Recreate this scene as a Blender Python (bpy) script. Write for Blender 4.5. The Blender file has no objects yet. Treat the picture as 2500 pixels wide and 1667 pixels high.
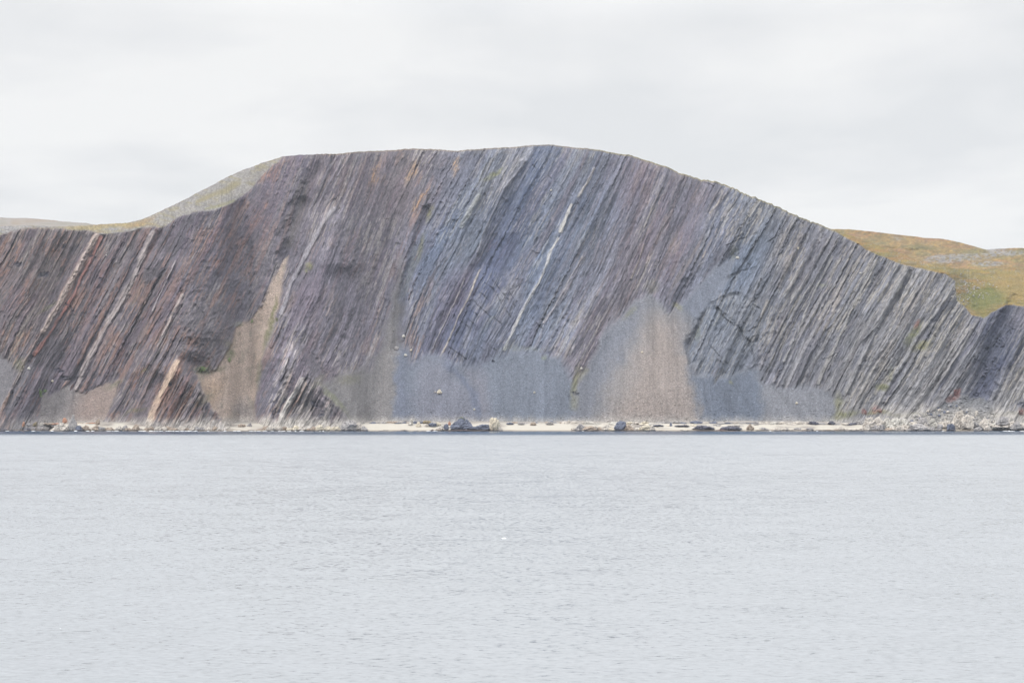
import bpy, bmesh, math, random
import numpy as np
random.seed(7); np.random.seed(7)
scene = bpy.context.scene
COL = scene.collection

# ------------------------------------------------------------------ camera
CAM_H = 22.0                      # deck of a ship
K = 36.0 / 50.0 / 2500.0          # tangent per photograph pixel (50 mm lens, 36 mm sensor)
HZ = 997.0                        # photograph row of the sea horizon
cam_d = bpy.data.cameras.new('camera'); cam = bpy.data.objects.new('camera', cam_d); COL.objects.link(cam)
cam.location = (0, 0, CAM_H); cam.rotation_euler = (math.radians(90), 0, 0)
cam_d.lens = 50; cam_d.sensor_width = 36; cam_d.shift_y = (HZ - 833.5) / 2500.0
cam_d.clip_start = 1; cam_d.clip_end = 40000
scene.camera = cam

# ------------------------------------------------------------------ light
SUN_EL, SUN_AZ = math.radians(38), math.radians(-112)     # azimuth from +Y, clockwise: left and a little behind the camera
sd = (math.sin(SUN_AZ)*math.cos(SUN_EL), math.cos(SUN_AZ)*math.cos(SUN_EL), math.sin(SUN_EL))
sun_d = bpy.data.lights.new('sun', 'SUN'); sun_d.energy = 2.0; sun_d.angle = math.radians(10); sun_d.color = (1.0, .955, .89)
sun = bpy.data.objects.new('sun', sun_d); COL.objects.link(sun)
from mathutils import Vector
sun.rotation_euler = Vector(sd).to_track_quat('Z', 'Y').to_euler()

world = bpy.data.worlds.new('World'); scene.world = world; world.use_nodes = True
def world_nodes():
    nt = world.node_tree; N = nt.nodes; L = nt.links; N.clear()
    out = N.new('ShaderNodeOutputWorld'); bg = N.new('ShaderNodeBackground'); L.new(bg.outputs[0], out.inputs[0])
    bg.inputs[1].default_value = 1.0
    sky = N.new('ShaderNodeTexSky'); sky.sky_type = 'NISHITA'; sky.sun_disc = False
    sky.sun_elevation = SUN_EL; sky.sun_rotation = SUN_AZ
    tc = N.new('ShaderNodeTexCoord'); sep = N.new('ShaderNodeSeparateXYZ'); L.new(tc.outputs['Generated'], sep.inputs[0])
    def m(op, a, b=None, c=None):
        n = N.new('ShaderNodeMath'); n.operation = op
        for i, v in enumerate((a, b, c)):
            if v is None: continue
            if hasattr(v, 'links'): L.new(v, n.inputs[i])
            else: n.inputs[i].default_value = v
        return n.outputs[0]
    z = m('MAXIMUM', sep.outputs[2], 0.0)
    # the cloud sheet: the direction is carried up to a flat layer, which packs the clouds toward the horizon
    inv = m('DIVIDE', 1.0, m('ADD', z, 0.13))
    cx = N.new('ShaderNodeCombineXYZ')
    L.new(m('MULTIPLY', sep.outputs[0], inv), cx.inputs[0]); L.new(m('MULTIPLY', sep.outputs[1], inv), cx.inputs[1])
    def noise(vec, scale, det, rough, dist, off):
        mp = N.new('ShaderNodeMapping'); L.new(vec, mp.inputs[0]); mp.inputs['Location'].default_value = off
        n = N.new('ShaderNodeTexNoise'); L.new(mp.outputs[0], n.inputs['Vector'])
        n.inputs['Scale'].default_value = scale; n.inputs['Detail'].default_value = det
        n.inputs['Roughness'].default_value = rough; n.inputs['Distortion'].default_value = dist
        return n.outputs[0]
    n1 = noise(cx.outputs[0], 1.15, 5, .5, .3, (5.3, 1.9, 0))
    n2 = noise(cx.outputs[0], 3.2, 4, .5, .2, (7.7, 2.2, 0))
    cl = m('ADD', m('MULTIPLY', n1, .7), m('MULTIPLY', n2, .3))
    ramp = N.new('ShaderNodeValToRGB'); L.new(cl, ramp.inputs[0])
    e = ramp.color_ramp.elements
    e[0].position = .40; e[0].color = (.82, .832, .845, 1)
    e[1].position = .60; e[1].color = (.95, .95, .945, 1)
    mid = e.new(.5); mid.color = (.885, .89, .896, 1)
    grad = m('ADD', 1.0, m('MULTIPLY', SKY_TOP, m('SMOOTHSTEP', 0, 0) if False else m('MULTIPLY', m('MAXIMUM', m('SUBTRACT', z, .26), 0.0), 1.35)))
    mixs = N.new('ShaderNodeVectorMath'); mixs.operation = 'SCALE'; L.new(ramp.outputs[0], mixs.inputs[0]); L.new(grad, mixs.inputs['Scale'])
    sk = N.new('ShaderNodeVectorMath'); sk.operation = 'SCALE'; L.new(sky.outputs[0], sk.inputs[0]); sk.inputs['Scale'].default_value = .08
    mix = N.new('ShaderNodeMix'); mix.data_type = 'RGBA'; mix.inputs['Factor'].default_value = .93
    L.new(sk.outputs[0], mix.inputs['A']); L.new(mixs.outputs[0], mix.inputs['B'])
    L.new(mix.outputs['Result'], bg.inputs[0])
SKY_TOP = 3.0
world_nodes()
scene.view_settings.view_transform = 'Standard'; scene.view_settings.look = 'None'
scene.view_settings.exposure = 0; scene.view_settings.gamma = 1
scene.render.engine = 'CYCLES'

# ------------------------------------------------------------------ numpy noise
def _h(ix, iy, s):
    h = (ix.astype(np.int64) * 374761393 + iy.astype(np.int64) * 668265263 + s * 2147483647 + 1013904223) & 0xffffffff
    h = ((h ^ (h >> 13)) * 1274126177) & 0xffffffff
    h = ((h ^ (h >> 16)) * 2246822519) & 0xffffffff
    return ((h ^ (h >> 15)) & 0xffff) / 32767.5 - 1.0
def vn(x, y, s=0):
    """smooth value noise in -1..1"""
    ix = np.floor(x); iy = np.floor(y); fx = x - ix; fy = y - iy
    fx = fx*fx*(3-2*fx); fy = fy*fy*(3-2*fy)
    ix = ix.astype(np.int64); iy = iy.astype(np.int64)
    a = _h(ix, iy, s); b = _h(ix+1, iy, s); c = _h(ix, iy+1, s); d = _h(ix+1, iy+1, s)
    return (a*(1-fx)+b*fx)*(1-fy) + (c*(1-fx)+d*fx)*fy
def fbm(x, y, s=0, o=4, g=.5):
    r = 0; a = 1; t = 0
    for i in range(o):
        r = r + a*vn(x*2**i + 17.3*i, y*2**i - 9.1*i, s+i*31); t += a; a *= g
    return r / t
def vn3(x, y, z, s=0):
    iz = np.floor(z); f = z-iz; f = f*f*(3-2*f); iz = iz.astype(np.int64)
    u = 57.0
    return (1-f)*vn(x + iz*u, y - iz*31.7, s) + f*vn(x + (iz+1)*u, y - (iz+1)*31.7, s)
def sm(a, b, x):
    t = np.clip((x-a)/(b-a), 0, 1); return t*t*(3-2*t)
S = 1.063                          # the traced outlines below were read off at 2352 px width
def lin(c):
    c = np.asarray(c, float)/255.0
    return np.where(c <= .04045, c/12.92, ((c+.055)/1.055)**2.4)

# ------------------------------------------------------------------ mesh helpers
def mesh_grid(name, P, C=None, mat=None, smooth=True, extra=None):
    """P: rows x cols x 3"""
    r, c, _ = P.shape
    me = bpy.data.meshes.new(name)
    me.vertices.add(r*c); me.vertices.foreach_set('co', P.reshape(-1).astype(np.float32))
    i = np.arange(r*c).reshape(r, c)
    q = np.stack([i[:-1, :-1], i[:-1, 1:], i[1:, 1:], i[1:, :-1]], -1).reshape(-1, 4)
    me.loops.add(q.size); me.loops.foreach_set('vertex_index', q.reshape(-1).astype(np.int32))
    me.polygons.add(len(q)); me.polygons.foreach_set('loop_start', np.arange(0, q.size, 4, dtype=np.int32))
    me.update(calc_edges=True)
    if smooth: me.polygons.foreach_set('use_smooth', np.ones(len(q), bool))
    if C is not None:
        at = me.color_attributes.new('rock_colour', 'FLOAT_COLOR', 'POINT')
        cc = np.ones((r*c, 4), np.float32); cc[:, :3] = C.reshape(-1, 3); at.data.foreach_set('color', cc.reshape(-1))
    if extra is not None:
        for nm_, ar_ in extra.items():
            at = me.attributes.new(nm_, 'FLOAT', 'POINT'); at.data.foreach_set('value', ar_.reshape(-1).astype(np.float32))
    if mat: me.materials.append(mat)
    ob = bpy.data.objects.new(name, me); COL.objects.link(ob)
    return ob
def struct(ob, kind='structure'): ob['kind'] = kind; return ob
def tag(ob, label, cat, group=None):
    ob['label'] = label; ob['category'] = cat
    if group: ob['group'] = group
    return ob

# ------------------------------------------------------------------ materials
def new_mat(name):
    m = bpy.data.materials.new(name); m.use_nodes = True
    nt = m.node_tree; b = nt.nodes['Principled BSDF']
    return m, nt.nodes, nt.links, b
def mth(N, L, op, a, b=None):
    n = N.new('ShaderNodeMath'); n.operation = op
    for i, v in enumerate((a, b)):
        if v is None: continue
        if hasattr(v, 'links'): L.new(v, n.inputs[i])
        else: n.inputs[i].default_value = v
    return n.outputs[0]
def ground_mat(name, speck=.35, bump=.5, scale=.9, bedded=False):
    m, N, L, b = new_mat(name)
    at = N.new('ShaderNodeAttribute'); at.attribute_name = 'rock_colour'
    tc = N.new('ShaderNodeTexCoord')
    def noise(vec, sc, det=4, rough=.65):
        n = N.new('ShaderNodeTexNoise'); n.inputs['Scale'].default_value = sc; n.inputs['Detail'].default_value = det; n.inputs['Roughness'].default_value = rough
        L.new(vec, n.inputs['Vector']); return n.outputs[0]
    n = noise(tc.outputs['Object'], scale)
    f = mth(N, L, 'ADD', 1.0 - speck*.5, mth(N, L, 'MULTIPLY', n, speck))
    h = n
    if bedded:
        # 'grain' is 1 on bare bedded rock and 0 on loose stone: beds are stretched along their own lean
        g = N.new('ShaderNodeAttribute'); g.attribute_name = 'grain'
        bt = N.new('ShaderNodeAttribute'); bt.attribute_name = 'bed_coordinate'
        sp = N.new('ShaderNodeSeparateXYZ'); L.new(tc.outputs['Object'], sp.inputs[0])
        cb = N.new('ShaderNodeCombineXYZ'); L.new(bt.outputs['Fac'], cb.inputs[0]); L.new(mth(N, L, 'MULTIPLY', sp.outputs[2], .16), cb.inputs[1])
        a1 = noise(cb.outputs[0], 1.05, 3, .7); 
        cb2 = N.new('ShaderNodeCombineXYZ'); L.new(bt.outputs['Fac'], cb2.inputs[0]); L.new(mth(N, L, 'MULTIPLY', sp.outputs[2], .4), cb2.inputs[1])
        a2 = noise(cb2.outputs[0], .5, 3, .7)
        def cut(v, lo, hi, a, c):
            r = N.new('ShaderNodeMapRange'); L.new(v, r.inputs['Value'])
            for k, q in zip(('From Min', 'From Max', 'To Min', 'To Max'), (lo, hi, a, c)): r.inputs[k].default_value = q
            return r.outputs[0]
        fa = mth(N, L, 'MULTIPLY', cut(a1, .32, .68, .55, 1.5), cut(a2, .3, .72, .80, 1.25))
        iso = noise(tc.outputs['Object'], .8, 3, .75)
        iso2 = noise(tc.outputs['Object'], .33, 2, .6)
        fi = mth(N, L, 'MULTIPLY', mth(N, L, 'MULTIPLY', cut(iso, .32, .68, .58, 1.42), cut(iso, .62, .70, 1.0, 1.35)), cut(iso2, .3, .7, .9, 1.1))
        mx = N.new('ShaderNodeMix'); mx.data_type = 'FLOAT'; L.new(g.outputs['Fac'], mx.inputs['Factor']); L.new(fi, mx.inputs['A']); L.new(mth(N, L, 'MULTIPLY', fa, cut(iso, .3, .7, .86, 1.14)), mx.inputs['B'])
        f = mth(N, L, 'MULTIPLY', f, mx.outputs['Result'])
        mh = N.new('ShaderNodeMix'); mh.data_type = 'FLOAT'; L.new(g.outputs['Fac'], mh.inputs['Factor']); L.new(iso, mh.inputs['A']); L.new(mth(N, L, 'ADD', a1, mth(N, L, 'MULTIPLY', iso, .8)), mh.inputs['B'])
        h = mh.outputs['Result']
    v = N.new('ShaderNodeVectorMath'); v.operation = 'SCALE'; L.new(at.outputs['Color'], v.inputs[0]); L.new(f, v.inputs['Scale'])
    L.new(v.outputs[0], b.inputs['Base Color'])
    b.inputs['Roughness'].default_value = .88
    b.inputs['Specular IOR Level'].default_value = .25
    bp = N.new('ShaderNodeBump'); bp.inputs['Strength'].default_value = bump; bp.inputs['Distance'].default_value = .6
    L.new(h, bp.inputs['Height']); L.new(bp.outputs[0], b.inputs['Normal'])
    return m
M_cliff = ground_mat('cliff_rock', .2, .8, .5, True); M_hill = ground_mat('tundra', .3, .5, .5); M_beach = ground_mat('beach_sand', .12, .2, 1.5)

# ------------------------------------------------------------------ cliff: outlines read from the place, in face coordinates
def curve(pts, x, s=S):
    p = np.array(pts, float)*s
    return np.interp(x, p[:, 0], p[:, 1])
SKY_L = [(-300,520),(0,521),(60,519),(120,521),(200,518),(290,513),(325,505),(360,489),(400,470),(440,450),(480,430),(520,408),(560,390),(610,372),(650,359),(690,356),(770,354),(830,348),(900,345),(950,342),(1000,344),(1050,346),(1110,342),(1180,338),(1230,334),(1260,333),(1320,340),(1380,346),(1440,356),(1490,370),(1530,382),(1560,397),(1600,410),(1650,421),(1680,430),(1710,447),(1750,460),(1790,477),(1830,497),(1870,510),(1910,527),(1960,543),(2050,575),(2120,603),(2200,618),(2280,620),(2352,612),(2700,604)]
EDGE_L = [(-300,545),(0,540),(50,525),(85,524),(150,524),(165,528),(210,531),(235,540),(290,532),(340,522),(380,520),(400,503),(440,488),(500,480),(540,462),(570,440),(600,405),(625,380),(650,362),(690,356)]

NX, NY = 2450, 670
xs = np.linspace(-260, 2760, NX)
vv = np.linspace(0, 1, NY)**.97
F = np.interp(xs, [-260,60,100,130,320,360,550,585,625,655,870,905,1700,2040,2110,2500,2760],
              [1421,1421,1424,1432,1430,1400,1399,1430,1430,1402,1400,1434,1434,1430,1408,1402,1400])
F = F + 3*fbm(xs/60, xs*0, 5, 3)
ytop = curve(SKY_L, xs)
jag = 1.5*fbm(xs/9, xs*0+.5, 77, 3) + .8*np.abs(vn(xs/4, xs*0, 79))
ytop = ytop - 1.2*np.abs(vn(xs/6, xs*0, 80))*sm(.1, .5, vn(xs/30, xs*0, 82)) - 1.9*jag*sm(1550, 1800, xs)*(1-sm(1980, 2050, xs)) - .7*jag - 1.5*fbm(xs/50, xs*0, 78, 2)
ybot = HZ + (CAM_H+3)/(K*F)
Y = ybot[None, :] + (ytop-ybot)[None, :]*vv[:, None]
X = np.broadcast_to(xs[None, :], Y.shape).copy()

wx = 7*fbm(X/40, Y/40, 301, 3) ; wy = 7*fbm(X/40, Y/40, 302, 3)
wxf = 3*fbm(X/9, Y/9, 303, 2); wyf = 3*fbm(X/9, Y/9, 304, 2)
TT = []; teeth = 0
def poly(pts, soft=5, warp=1.0, s=S):
    """soft mask of a polygon given by its outline"""
    p = np.array(pts, float)*s
    out = np.zeros_like(X)
    x0, y0 = p.min(0)-30; x1, y1 = p.max(0)+30
    sel = (X > x0) & (X < x1) & (Y > y0) & (Y < y1)
    qx = X[sel]+(wx[sel]+wxf[sel])*warp; qy = Y[sel]+(wy[sel]+wyf[sel])*warp + teeth*(TT[0][sel] if TT else 0)
    d = np.full(qx.shape, 1e9); ins = np.zeros(qx.shape, bool)
    n = len(p)
    for i in range(n):
        ax, ay = p[i]; bx, by = p[(i+1) % n]
        ex, ey = bx-ax, by-ay
        t = np.clip(((qx-ax)*ex+(qy-ay)*ey)/(ex*ex+ey*ey+1e-9), 0, 1)
        d = np.minimum(d, np.hypot(qx-ax-t*ex, qy-ay-t*ey))
        c = (ay > qy) != (by > qy)
        ins ^= c & (qx < ex*(qy-ay)/(ey+1e-12)+ax)
    sd_ = np.where(ins, d, -d)
    out[sel] = sm(-soft, soft, sd_)
    return out
def line(pts, w, warp=.3, s=S, soft=.45, wvar=.35, seed=1):
    """mask of a polyline of half-width w (may vary)"""
    p = np.array(pts, float)*s
    out = np.zeros_like(X)
    x0, y0 = p.min(0)-3*w-12; x1, y1 = p.max(0)+3*w+12
    sel = (X > x0) & (X < x1) & (Y > y0) & (Y < y1)
    qx = X[sel]+wx[sel]*warp+wxf[sel]*warp; qy = Y[sel]+wy[sel]*warp
    d = np.full(qx.shape, 1e9)
    for i in range(len(p)-1):
        ax, ay = p[i]; bx, by = p[i+1]; ex, ey = bx-ax, by-ay
        t = np.clip(((qx-ax)*ex+(qy-ay)*ey)/(ex*ex+ey*ey+1e-9), 0, 1)
        d = np.minimum(d, np.hypot(qx-ax-t*ex, qy-ay-t*ey))
    ww = w*(1+wvar*vn(X[sel]/25, Y[sel]/25, seed))
    out[sel] = 1-sm(ww*(1-soft), ww*(1+soft), d)
    return out
def blob(x, y, rx, ry, ang=0, warp=1.0, s=S, e=.5):
    x *= s; y *= s; rx *= s; ry *= s
    out = np.zeros_like(X); R = max(rx, ry)*2+15
    sel = (abs(X-x) < R) & (abs(Y-y) < R)
    dx = X[sel]-x+(wx[sel]+wxf[sel])*warp; dy = Y[sel]-y+(wy[sel]+wyf[sel])*warp
    c, s_ = math.cos(math.radians(ang)), math.sin(math.radians(ang))
    u = dx*c - dy*s_; v = dx*s_ + dy*c
    out[sel] = 1-sm(1-e, 1+e, np.hypot(u/rx, v/ry))
    return out

# --- bedding coordinate: beds lean up to the right
cot = np.interp(xs, np.array([-260,0,300,600,700,800,900,1000,1100,1300,1500,1600,1700,2000,2352,2700])*S,
                [.55,.53,.56,.50,.44,.36,.36,.45,.52,.54,.47,.43,.52,.60,.55,.55])
T = X + cot[None, :]*(Y-700) + 9*fbm(X/150, Y/260, 11, 2) + 2.2*fbm(X/40, Y/60, 12, 2)
G = Y - .5*X                      # along the beds: constant on the joints that cross them
XD = X/S; YD = Y/S

# --- beds broken into slabs: every slab has its own height and tone
def cells(lam, L, seed, wob=.8):
    u = T/lam + wob*vn(T/lam*.45, G/L*.35, seed) + .10*vn(X/5, Y/5, seed+1)
    bi = np.floor(u); off = 7.3*_h(bi.astype(np.int64), np.zeros(bi.shape, np.int64), seed+2)
    q = G/(L*(1+.4*_h(bi.astype(np.int64), np.ones(bi.shape, np.int64), seed+5))) + off + .25*vn(T/lam, G/L*2, seed+3) 
    si = np.floor(q).astype(np.int64); bi = bi.astype(np.int64)
    return _h(bi, si, seed+4), u-np.floor(u), _h(bi, si*0+9, seed+6), q-np.floor(q)
c1, f1, b1, q1 = cells(21, 260, 900); c2, f2, b2, q2 = cells(8.5, 130, 920); c3, f3, b3, q3 = cells(4.3, 60, 940); c4, f4, b4, q4 = cells(2.4, 24, 960, .5)
# --- regions
TT.append(vn(T/15, G/160, 15) + .5*vn(T/5, G/60, 16)); teeth = 8
scree1 = poly([(-400,800),(0,815),(30,845),(28,880),(5,930),(-20,975),(-400,990)], 6)
scree2 = poly([(88,972),(95,915),(150,884),(172,903),(235,888),(272,870),(262,905),(242,968),(200,985),(120,985)], 4, .6)
scree3 = poly([(664,586),(652,640),(641,700),(627,760),(602,830),(592,885),(583,930),(590,985),(530,990),(500,955),(470,905),(450,858),(500,842),(530,795),(545,752),(590,722),(618,665),(650,602)], 4, .6)
scree4 = poly([(918,600),(924,700),(918,800),(914,990),(810,990),(775,930),(742,885),(790,868),(850,845),(880,780),(903,700)], 16, 1.6)
scree5 = poly([(912,790),(950,834),(985,822),(1010,822),(1045,828),(1100,838),(1150,812),(1230,806),(1290,818),(1310,855),(1325,880),(1322,990),(905,990)], 15, 2)
scree6 = poly([(1488,671),(1510,688),(1535,713),(1556,704),(1600,655),(1640,618),(1684,594),(1672,640),(1645,672),(1602,735),(1580,785),(1587,833),(1640,872),(1692,862),(1722,850),(1742,852),(1748,882),(1790,893),(1850,890),(1900,905),(1922,930),(1918,990),(1318,990),(1325,900),(1342,862),(1380,775),(1430,712)], 10, 1.2)
scree7 = poly([(2080,965),(2150,935),(2190,917),(2235,905),(2272,925),(2292,952),(2285,975),(2080,985)], 5, .8)
teeth = 0
scree = np.clip(np.maximum.reduce([scree1, scree2, scree3, scree4, scree5, scree6, scree7]), 0, 1)
plat_l = sm(4, -4, Y + wxf - (curve(EDGE_L, xs)[None, :])) * sm(700, 680, X)
EDGE_R = [(1895,528),(1950,549),(2000,577),(2050,599),(2100,613),(2170,629),(2196,640)]
plat_r = poly([(1895,517),(1910,529),(1950,549),(2000,577),(2050,599),(2100,613),(2170,629),(2193,645),(2197,690),(2215,705),(2230,724),(2260,729),(2290,712),(2312,701),(2360,704),(2700,720),(2700,500),(1900,500)], 2.5, .45)
crest = sm(5.0, 1.5, Y-ytop[None, :])*sm(690*S, 760*S, X)*(1-plat_r)
plat = np.maximum(plat_l, plat_r)

flank = np.clip(poly([(412,580),(450,620),(520,690),(545,750),(500,842),(455,858),(472,905),(532,988),(500,988),(460,918),(430,864),(410,828),(420,760),(424,680)], 7, .8)
 + poly([(672,785),(705,790),(765,850),(792,868),(745,887),(772,927),(840,988),(795,988),(742,906),(700,864)], 7, .8)
 + .8*poly([(765,480),(805,530),(860,640),(850,700),(800,640),(770,560)], 14, 1) + .8*poly([(560,450),(640,400),(700,380),(700,460),(660,560),(600,690),(550,730),(520,660),(540,560)], 24, 1.4), 0, 1)*(1-scree)
# --- base depth: integrate the slope of the ground up every column
tanb = 1.08*np.ones_like(X)
tanb = tanb + .10*fbm(X/220, Y/180, 21, 2)
tanb = tanb*(1-scree) + .80*scree
tanb = tanb*(1-plat) + .42*plat
near_top = sm(26, 0, Y-ytop[None, :])
tanb = tanb*(1-.35*near_top)
E = (HZ-Y)*K
tanb = np.maximum(tanb, E+.14)
D = np.empty_like(X); D[0] = F
for r in range(1, NY):
    D[r] = D[r-1] + D[r-1]*(E[r]-E[r-1])/(tanb[r]-.5*(E[r]+E[r-1]))
def blurx(A, n):
    k = np.cumsum(np.pad(A, ((0, 0), (n+1, n)), mode='edge'), 1)
    return (k[:, 2*n+1:]-k[:, :-2*n-1])/(2*n+1)
D = D + (blurx(blurx(D, 14), 14)-D)*sm(.02, .15, vv)[:, None]

# --- relief (metres toward the sea); beds as saw-toothed ribs
rock = (1-scree)*(1-plat)
H = np.zeros_like(X)
big = fbm(T/70, G/600, 41, 2)
def saw(t):
    f = t-np.floor(t); return np.where(f < .78, f/.78, (1-f)/.22)
tj = T + 2.0*vn(T/30, G/45, 43)
r1 = vn(tj/17, G/190, 44); r2 = vn(tj/8, G/110, 45); r3 = vn(tj/3.7, G/60, 46)
sw = (saw(T/23 + .8*vn(T/60, G/160, 47)) - .5)*sm(-.5, .4, vn(T/40, G/130, 55))*1.3
sw2 = saw(T/9.5 + .9*vn(T/30, G/90, 48)) - .5
breakup = fbm(X/26, Y/26, 49, 3)
ribby = np.interp(XD, [-200,350,480,560,700,760,900,960,1250,1600,1800,2352], [1.05,1.05,.7,.6,.8,.7,.6,.8,.7,.8,.9,1.0])*(1-.72*flank)
bulge = lambda f: 1-(2*f-1)**2
H += rock*ribby*(5.0*big + 3.0*r1 + 1.2*sw + 3.6*(.4*c1+.6*b1) + .6*c2+1.0*b2 + .6*c3 + .35*c4 + .9*bulge(f1) + .5*bulge(f2) + .3*bulge(f3) + .3*r3)
H += rock*(4.5*fbm(X/110, Y/110, 50, 2) + 1.8*breakup + .8*fbm(X/7, Y/7, 51, 3)) + rock*ribby*.28*vn(tj/2.1, G/14, 54)
# broken, craggy ground where the beds crumble
crumb = sm(.1, .6, fbm(X/120, Y/110, 52, 2)+np.interp(XD, [380,470,650,720,800],[0,.55,.45,.1,0]))
rg = 1-np.abs(fbm(X/16, Y/16, 53, 3))*2
H += rock*crumb*1.8*rg + flank*(2.2*(1-np.abs(fbm((X+Y*.6)/14, (Y-X*.8)/34, 57, 4))*2) + .6*fbm(X/4, Y/4, 58, 2))
# scree: shallow fans with run-out furrows
fur = fbm(X/13 + (Y-900)/70*vn(X/90, Y*0, 61), Y/260, 62, 3)
H += scree*(1.7*fur + .35*fbm(X/4, Y/4, 63, 2) + 1.5*fbm(X/60, Y/90, 64, 2))
H += scree7*2.0*(1-np.abs(fbm(X/8, Y/5, 65, 2))*2)
fan6 = blob(1490, 985, 150, 300, 0, .2, e=.9); H += 18*fan6*scree6
fan5 = blob(1010, 985, 90, 160, 0, .2, e=.9)+blob(1230, 985, 80, 190, 0, .2, e=.9); H += 11*fan5*scree5
H += plat*(1.6*fbm(X/45, Y/14, 66, 3) + .5*fbm(X/8, Y/3, 67, 2))
# spurs: the ground steps back to the right of each arete line
def step_right(pts, amp, w, fade=40):
    p = np.array(pts, float)*S
    o = np.argsort(p[:, 1]); p = p[o]
    xl = np.interp(Y, p[:, 1], p[:, 0])
    dx = X+wxf+.7*wx-xl
    a = sm(p[0, 1]-fade*.3, p[0, 1]+fade, Y)*(1-sm(p[-1, 1], p[-1, 1]+fade, Y))
    left = sm(-w*3.2, 0, dx)*(1-sm(0, w, dx))
    return amp*a*left
H += step_right([(408,826),(432,860),(462,905),(495,950),(528,990)], 20, 34)
H += step_right([(672,790),(702,850),(740,893),(790,950),(820,985)], 22, 40)
H += step_right([(412,582),(440,640),(470,700),(490,760)], 17, 44)
H += step_right([(424,680),(440,740),(452,800)], 13, 34)
H += step_right([(762,478),(790,540),(800,600)], 16, 46)
H += step_right([(700,868),(725,905),(750,940)], 9, 20)
H -= 9*line([(664,580),(655,540),(680,480),(710,420),(745,365)], 16, .6, soft=.9)
H -= 7*line([(980,480),(955,560),(930,640),(915,720),(908,800)], 9, .5, soft=.9)
H -= 8*line([(1195,400),(1170,470),(1130,560),(1080,650),(1040,720),(1010,800)], 16, .6, soft=.9)
H -= 14*line([(2330,700),(2300,760),(2270,820),(2250,880),(2240,915)], 20, .7, soft=.8)
H -= 5*line([(1690,590),(1720,540),(1760,480)], 12, .6, soft=.9)
H += 16*poly([(408,826),(372,900),(330,1000),(540,1000),(470,900)], 15, .5) + 18*poly([(670,780),(630,870),(585,1000),(850,1000),(745,890)], 16, .5) + 10*poly([(412,582),(360,700),(300,860),(440,860),(500,800),(460,680)], 40, .6)
H += 12*poly([(760,478),(690,600),(640,780),(700,800),(800,700),(810,600)], 44, .7) - 12*line([(700,470),(672,560),(640,650),(610,740)], 20, .8, soft=.95) + 8*poly([(60,850),(0,980),(110,985),(130,860)], 20, .6)
H -= 8*line([(560,470),(540,560),(520,640),(540,720)], 22, .9, soft=.95)
H += 9*poly([(1290,800),(1340,700),(1420,640),(1400,760),(1340,850),(1310,900)], 26, .7) + 10*poly([(1050,640),(1200,640),(1160,810),(1020,850)], 34, .7) + 8*poly([(1500,600),(1540,700),(1590,650),(1680,560),(1640,480)], 26, .7)
# --- joints, cracks and caves cut into the face
N2 = lambda a: [(p[0], p[1]) for p in a]
joints = [((1184,692),(1211,714)),((1170,715),(1196,736)),((1152,734),(1179,755)),((1179,755),(1225,793)),((1145,752),(1168,773)),((1123,784),(1153,808)),((1139,775),(1161,796)),((1202,687),(1262,750)),((1214,721),(1250,777)),((1175,830),(1211,854)),((1168,843),(1200,870)),((1093,845),(1139,877)),((1246,714),(1264,736)),((1297,770),(1326,800)),((1300,403),(1322,425)),((1340,430),(1395,480)),((1395,480),(1430,520)),((1262,880),(1268,884)),((1745,855),(1775,885)),((1735,845),(1760,868)),((1330,500),(1345,480)),((1262,508),(1270,514)),((20,650),(30,655)),((165,752),(182,770))]
dark = np.zeros_like(X)
for i, (a, b) in enumerate(joints):
    m_ = line([a, b], 1.0, .6, s=1, seed=i, wvar=.8); dark = np.maximum(dark, m_*.85*sm(-.7, .3, vn(X/9, Y/9, 800+i)))
dome = [([(1632,694),(1640,690),(1665,680),(1700,676),(1722,683),(1746,708)], 3.2), ([(1640,700),(1658,725),(1680,742),(1702,766),(1722,785),(1732,812),(1736,850)], 3.4),
        ([(1655,720),(1668,732),(1695,752),(1718,790)], 2.2), ([(1672,638),(1690,632),(1712,622),(1735,612)], 3.6), ([(1668,560),(1700,548),(1720,543),(1745,528)], 2.0),
        ([(1715,600),(1728,618),(1722,640)], 1.6), ([(1800,530),(1780,548),(1760,552)], 1.6), ([(1748,640),(1735,690)],2.0),
        ([(990,445),(984,470),(975,480)], 2.5)]
for i, (a, w) in enumerate(dome):
    dark = np.maximum(dark, line(a, w*.85, 1.3, seed=50+i, wvar=.8)*(.25+.75*sm(-.6,.4,fbm(X/9,Y/9,700+i,2))))
caves = [(148,563,7,4,30),(99,635,8,5,10),(40,605,9,5,0),(209,592,4,3,0),(218,597,4,3,0),(225,665,5,3,0),(160,708,9,3,-40),(230,640,4,3,0),(145,866,8,5,0),(135,850,9,3,0),(724,928,9,6,-40),(740,952,5,14,-20),(632,957,5,5,0),(1047,735,3,6,0),
         (2268,800,9,7,0),(2285,840,7,12,-15),(2300,790,10,16,-20),(2262,860,5,22,-20),(2318,760,6,14,-20),(2240,905,4,10,-20),(2345,925,9,9,0),(2290,880,4,12,-20),(1130,832,4,2,0),(390,884,4,6,0),(972,475,5,4,0),(1325,905,3,6,0)]
hole = np.zeros_like(X)
for (a, b, rx, ry, an) in caves: hole = np.maximum(hole, blob(a, b, rx*1.2, ry, an, 1.5, e=.6)*(.4+.6*sm(-.4, .3, vn(X/4, Y/4, 74))))
H -= 2.0*dark + 3.2*hole
# scattered dark clefts between beds
cleft = sm(.56, .8, vn(tj/5.2, G/34, 71))*sm(.1, .5, vn(X/60, Y/50, 72)+.25)*rock
H -= 1.0*cleft
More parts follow.
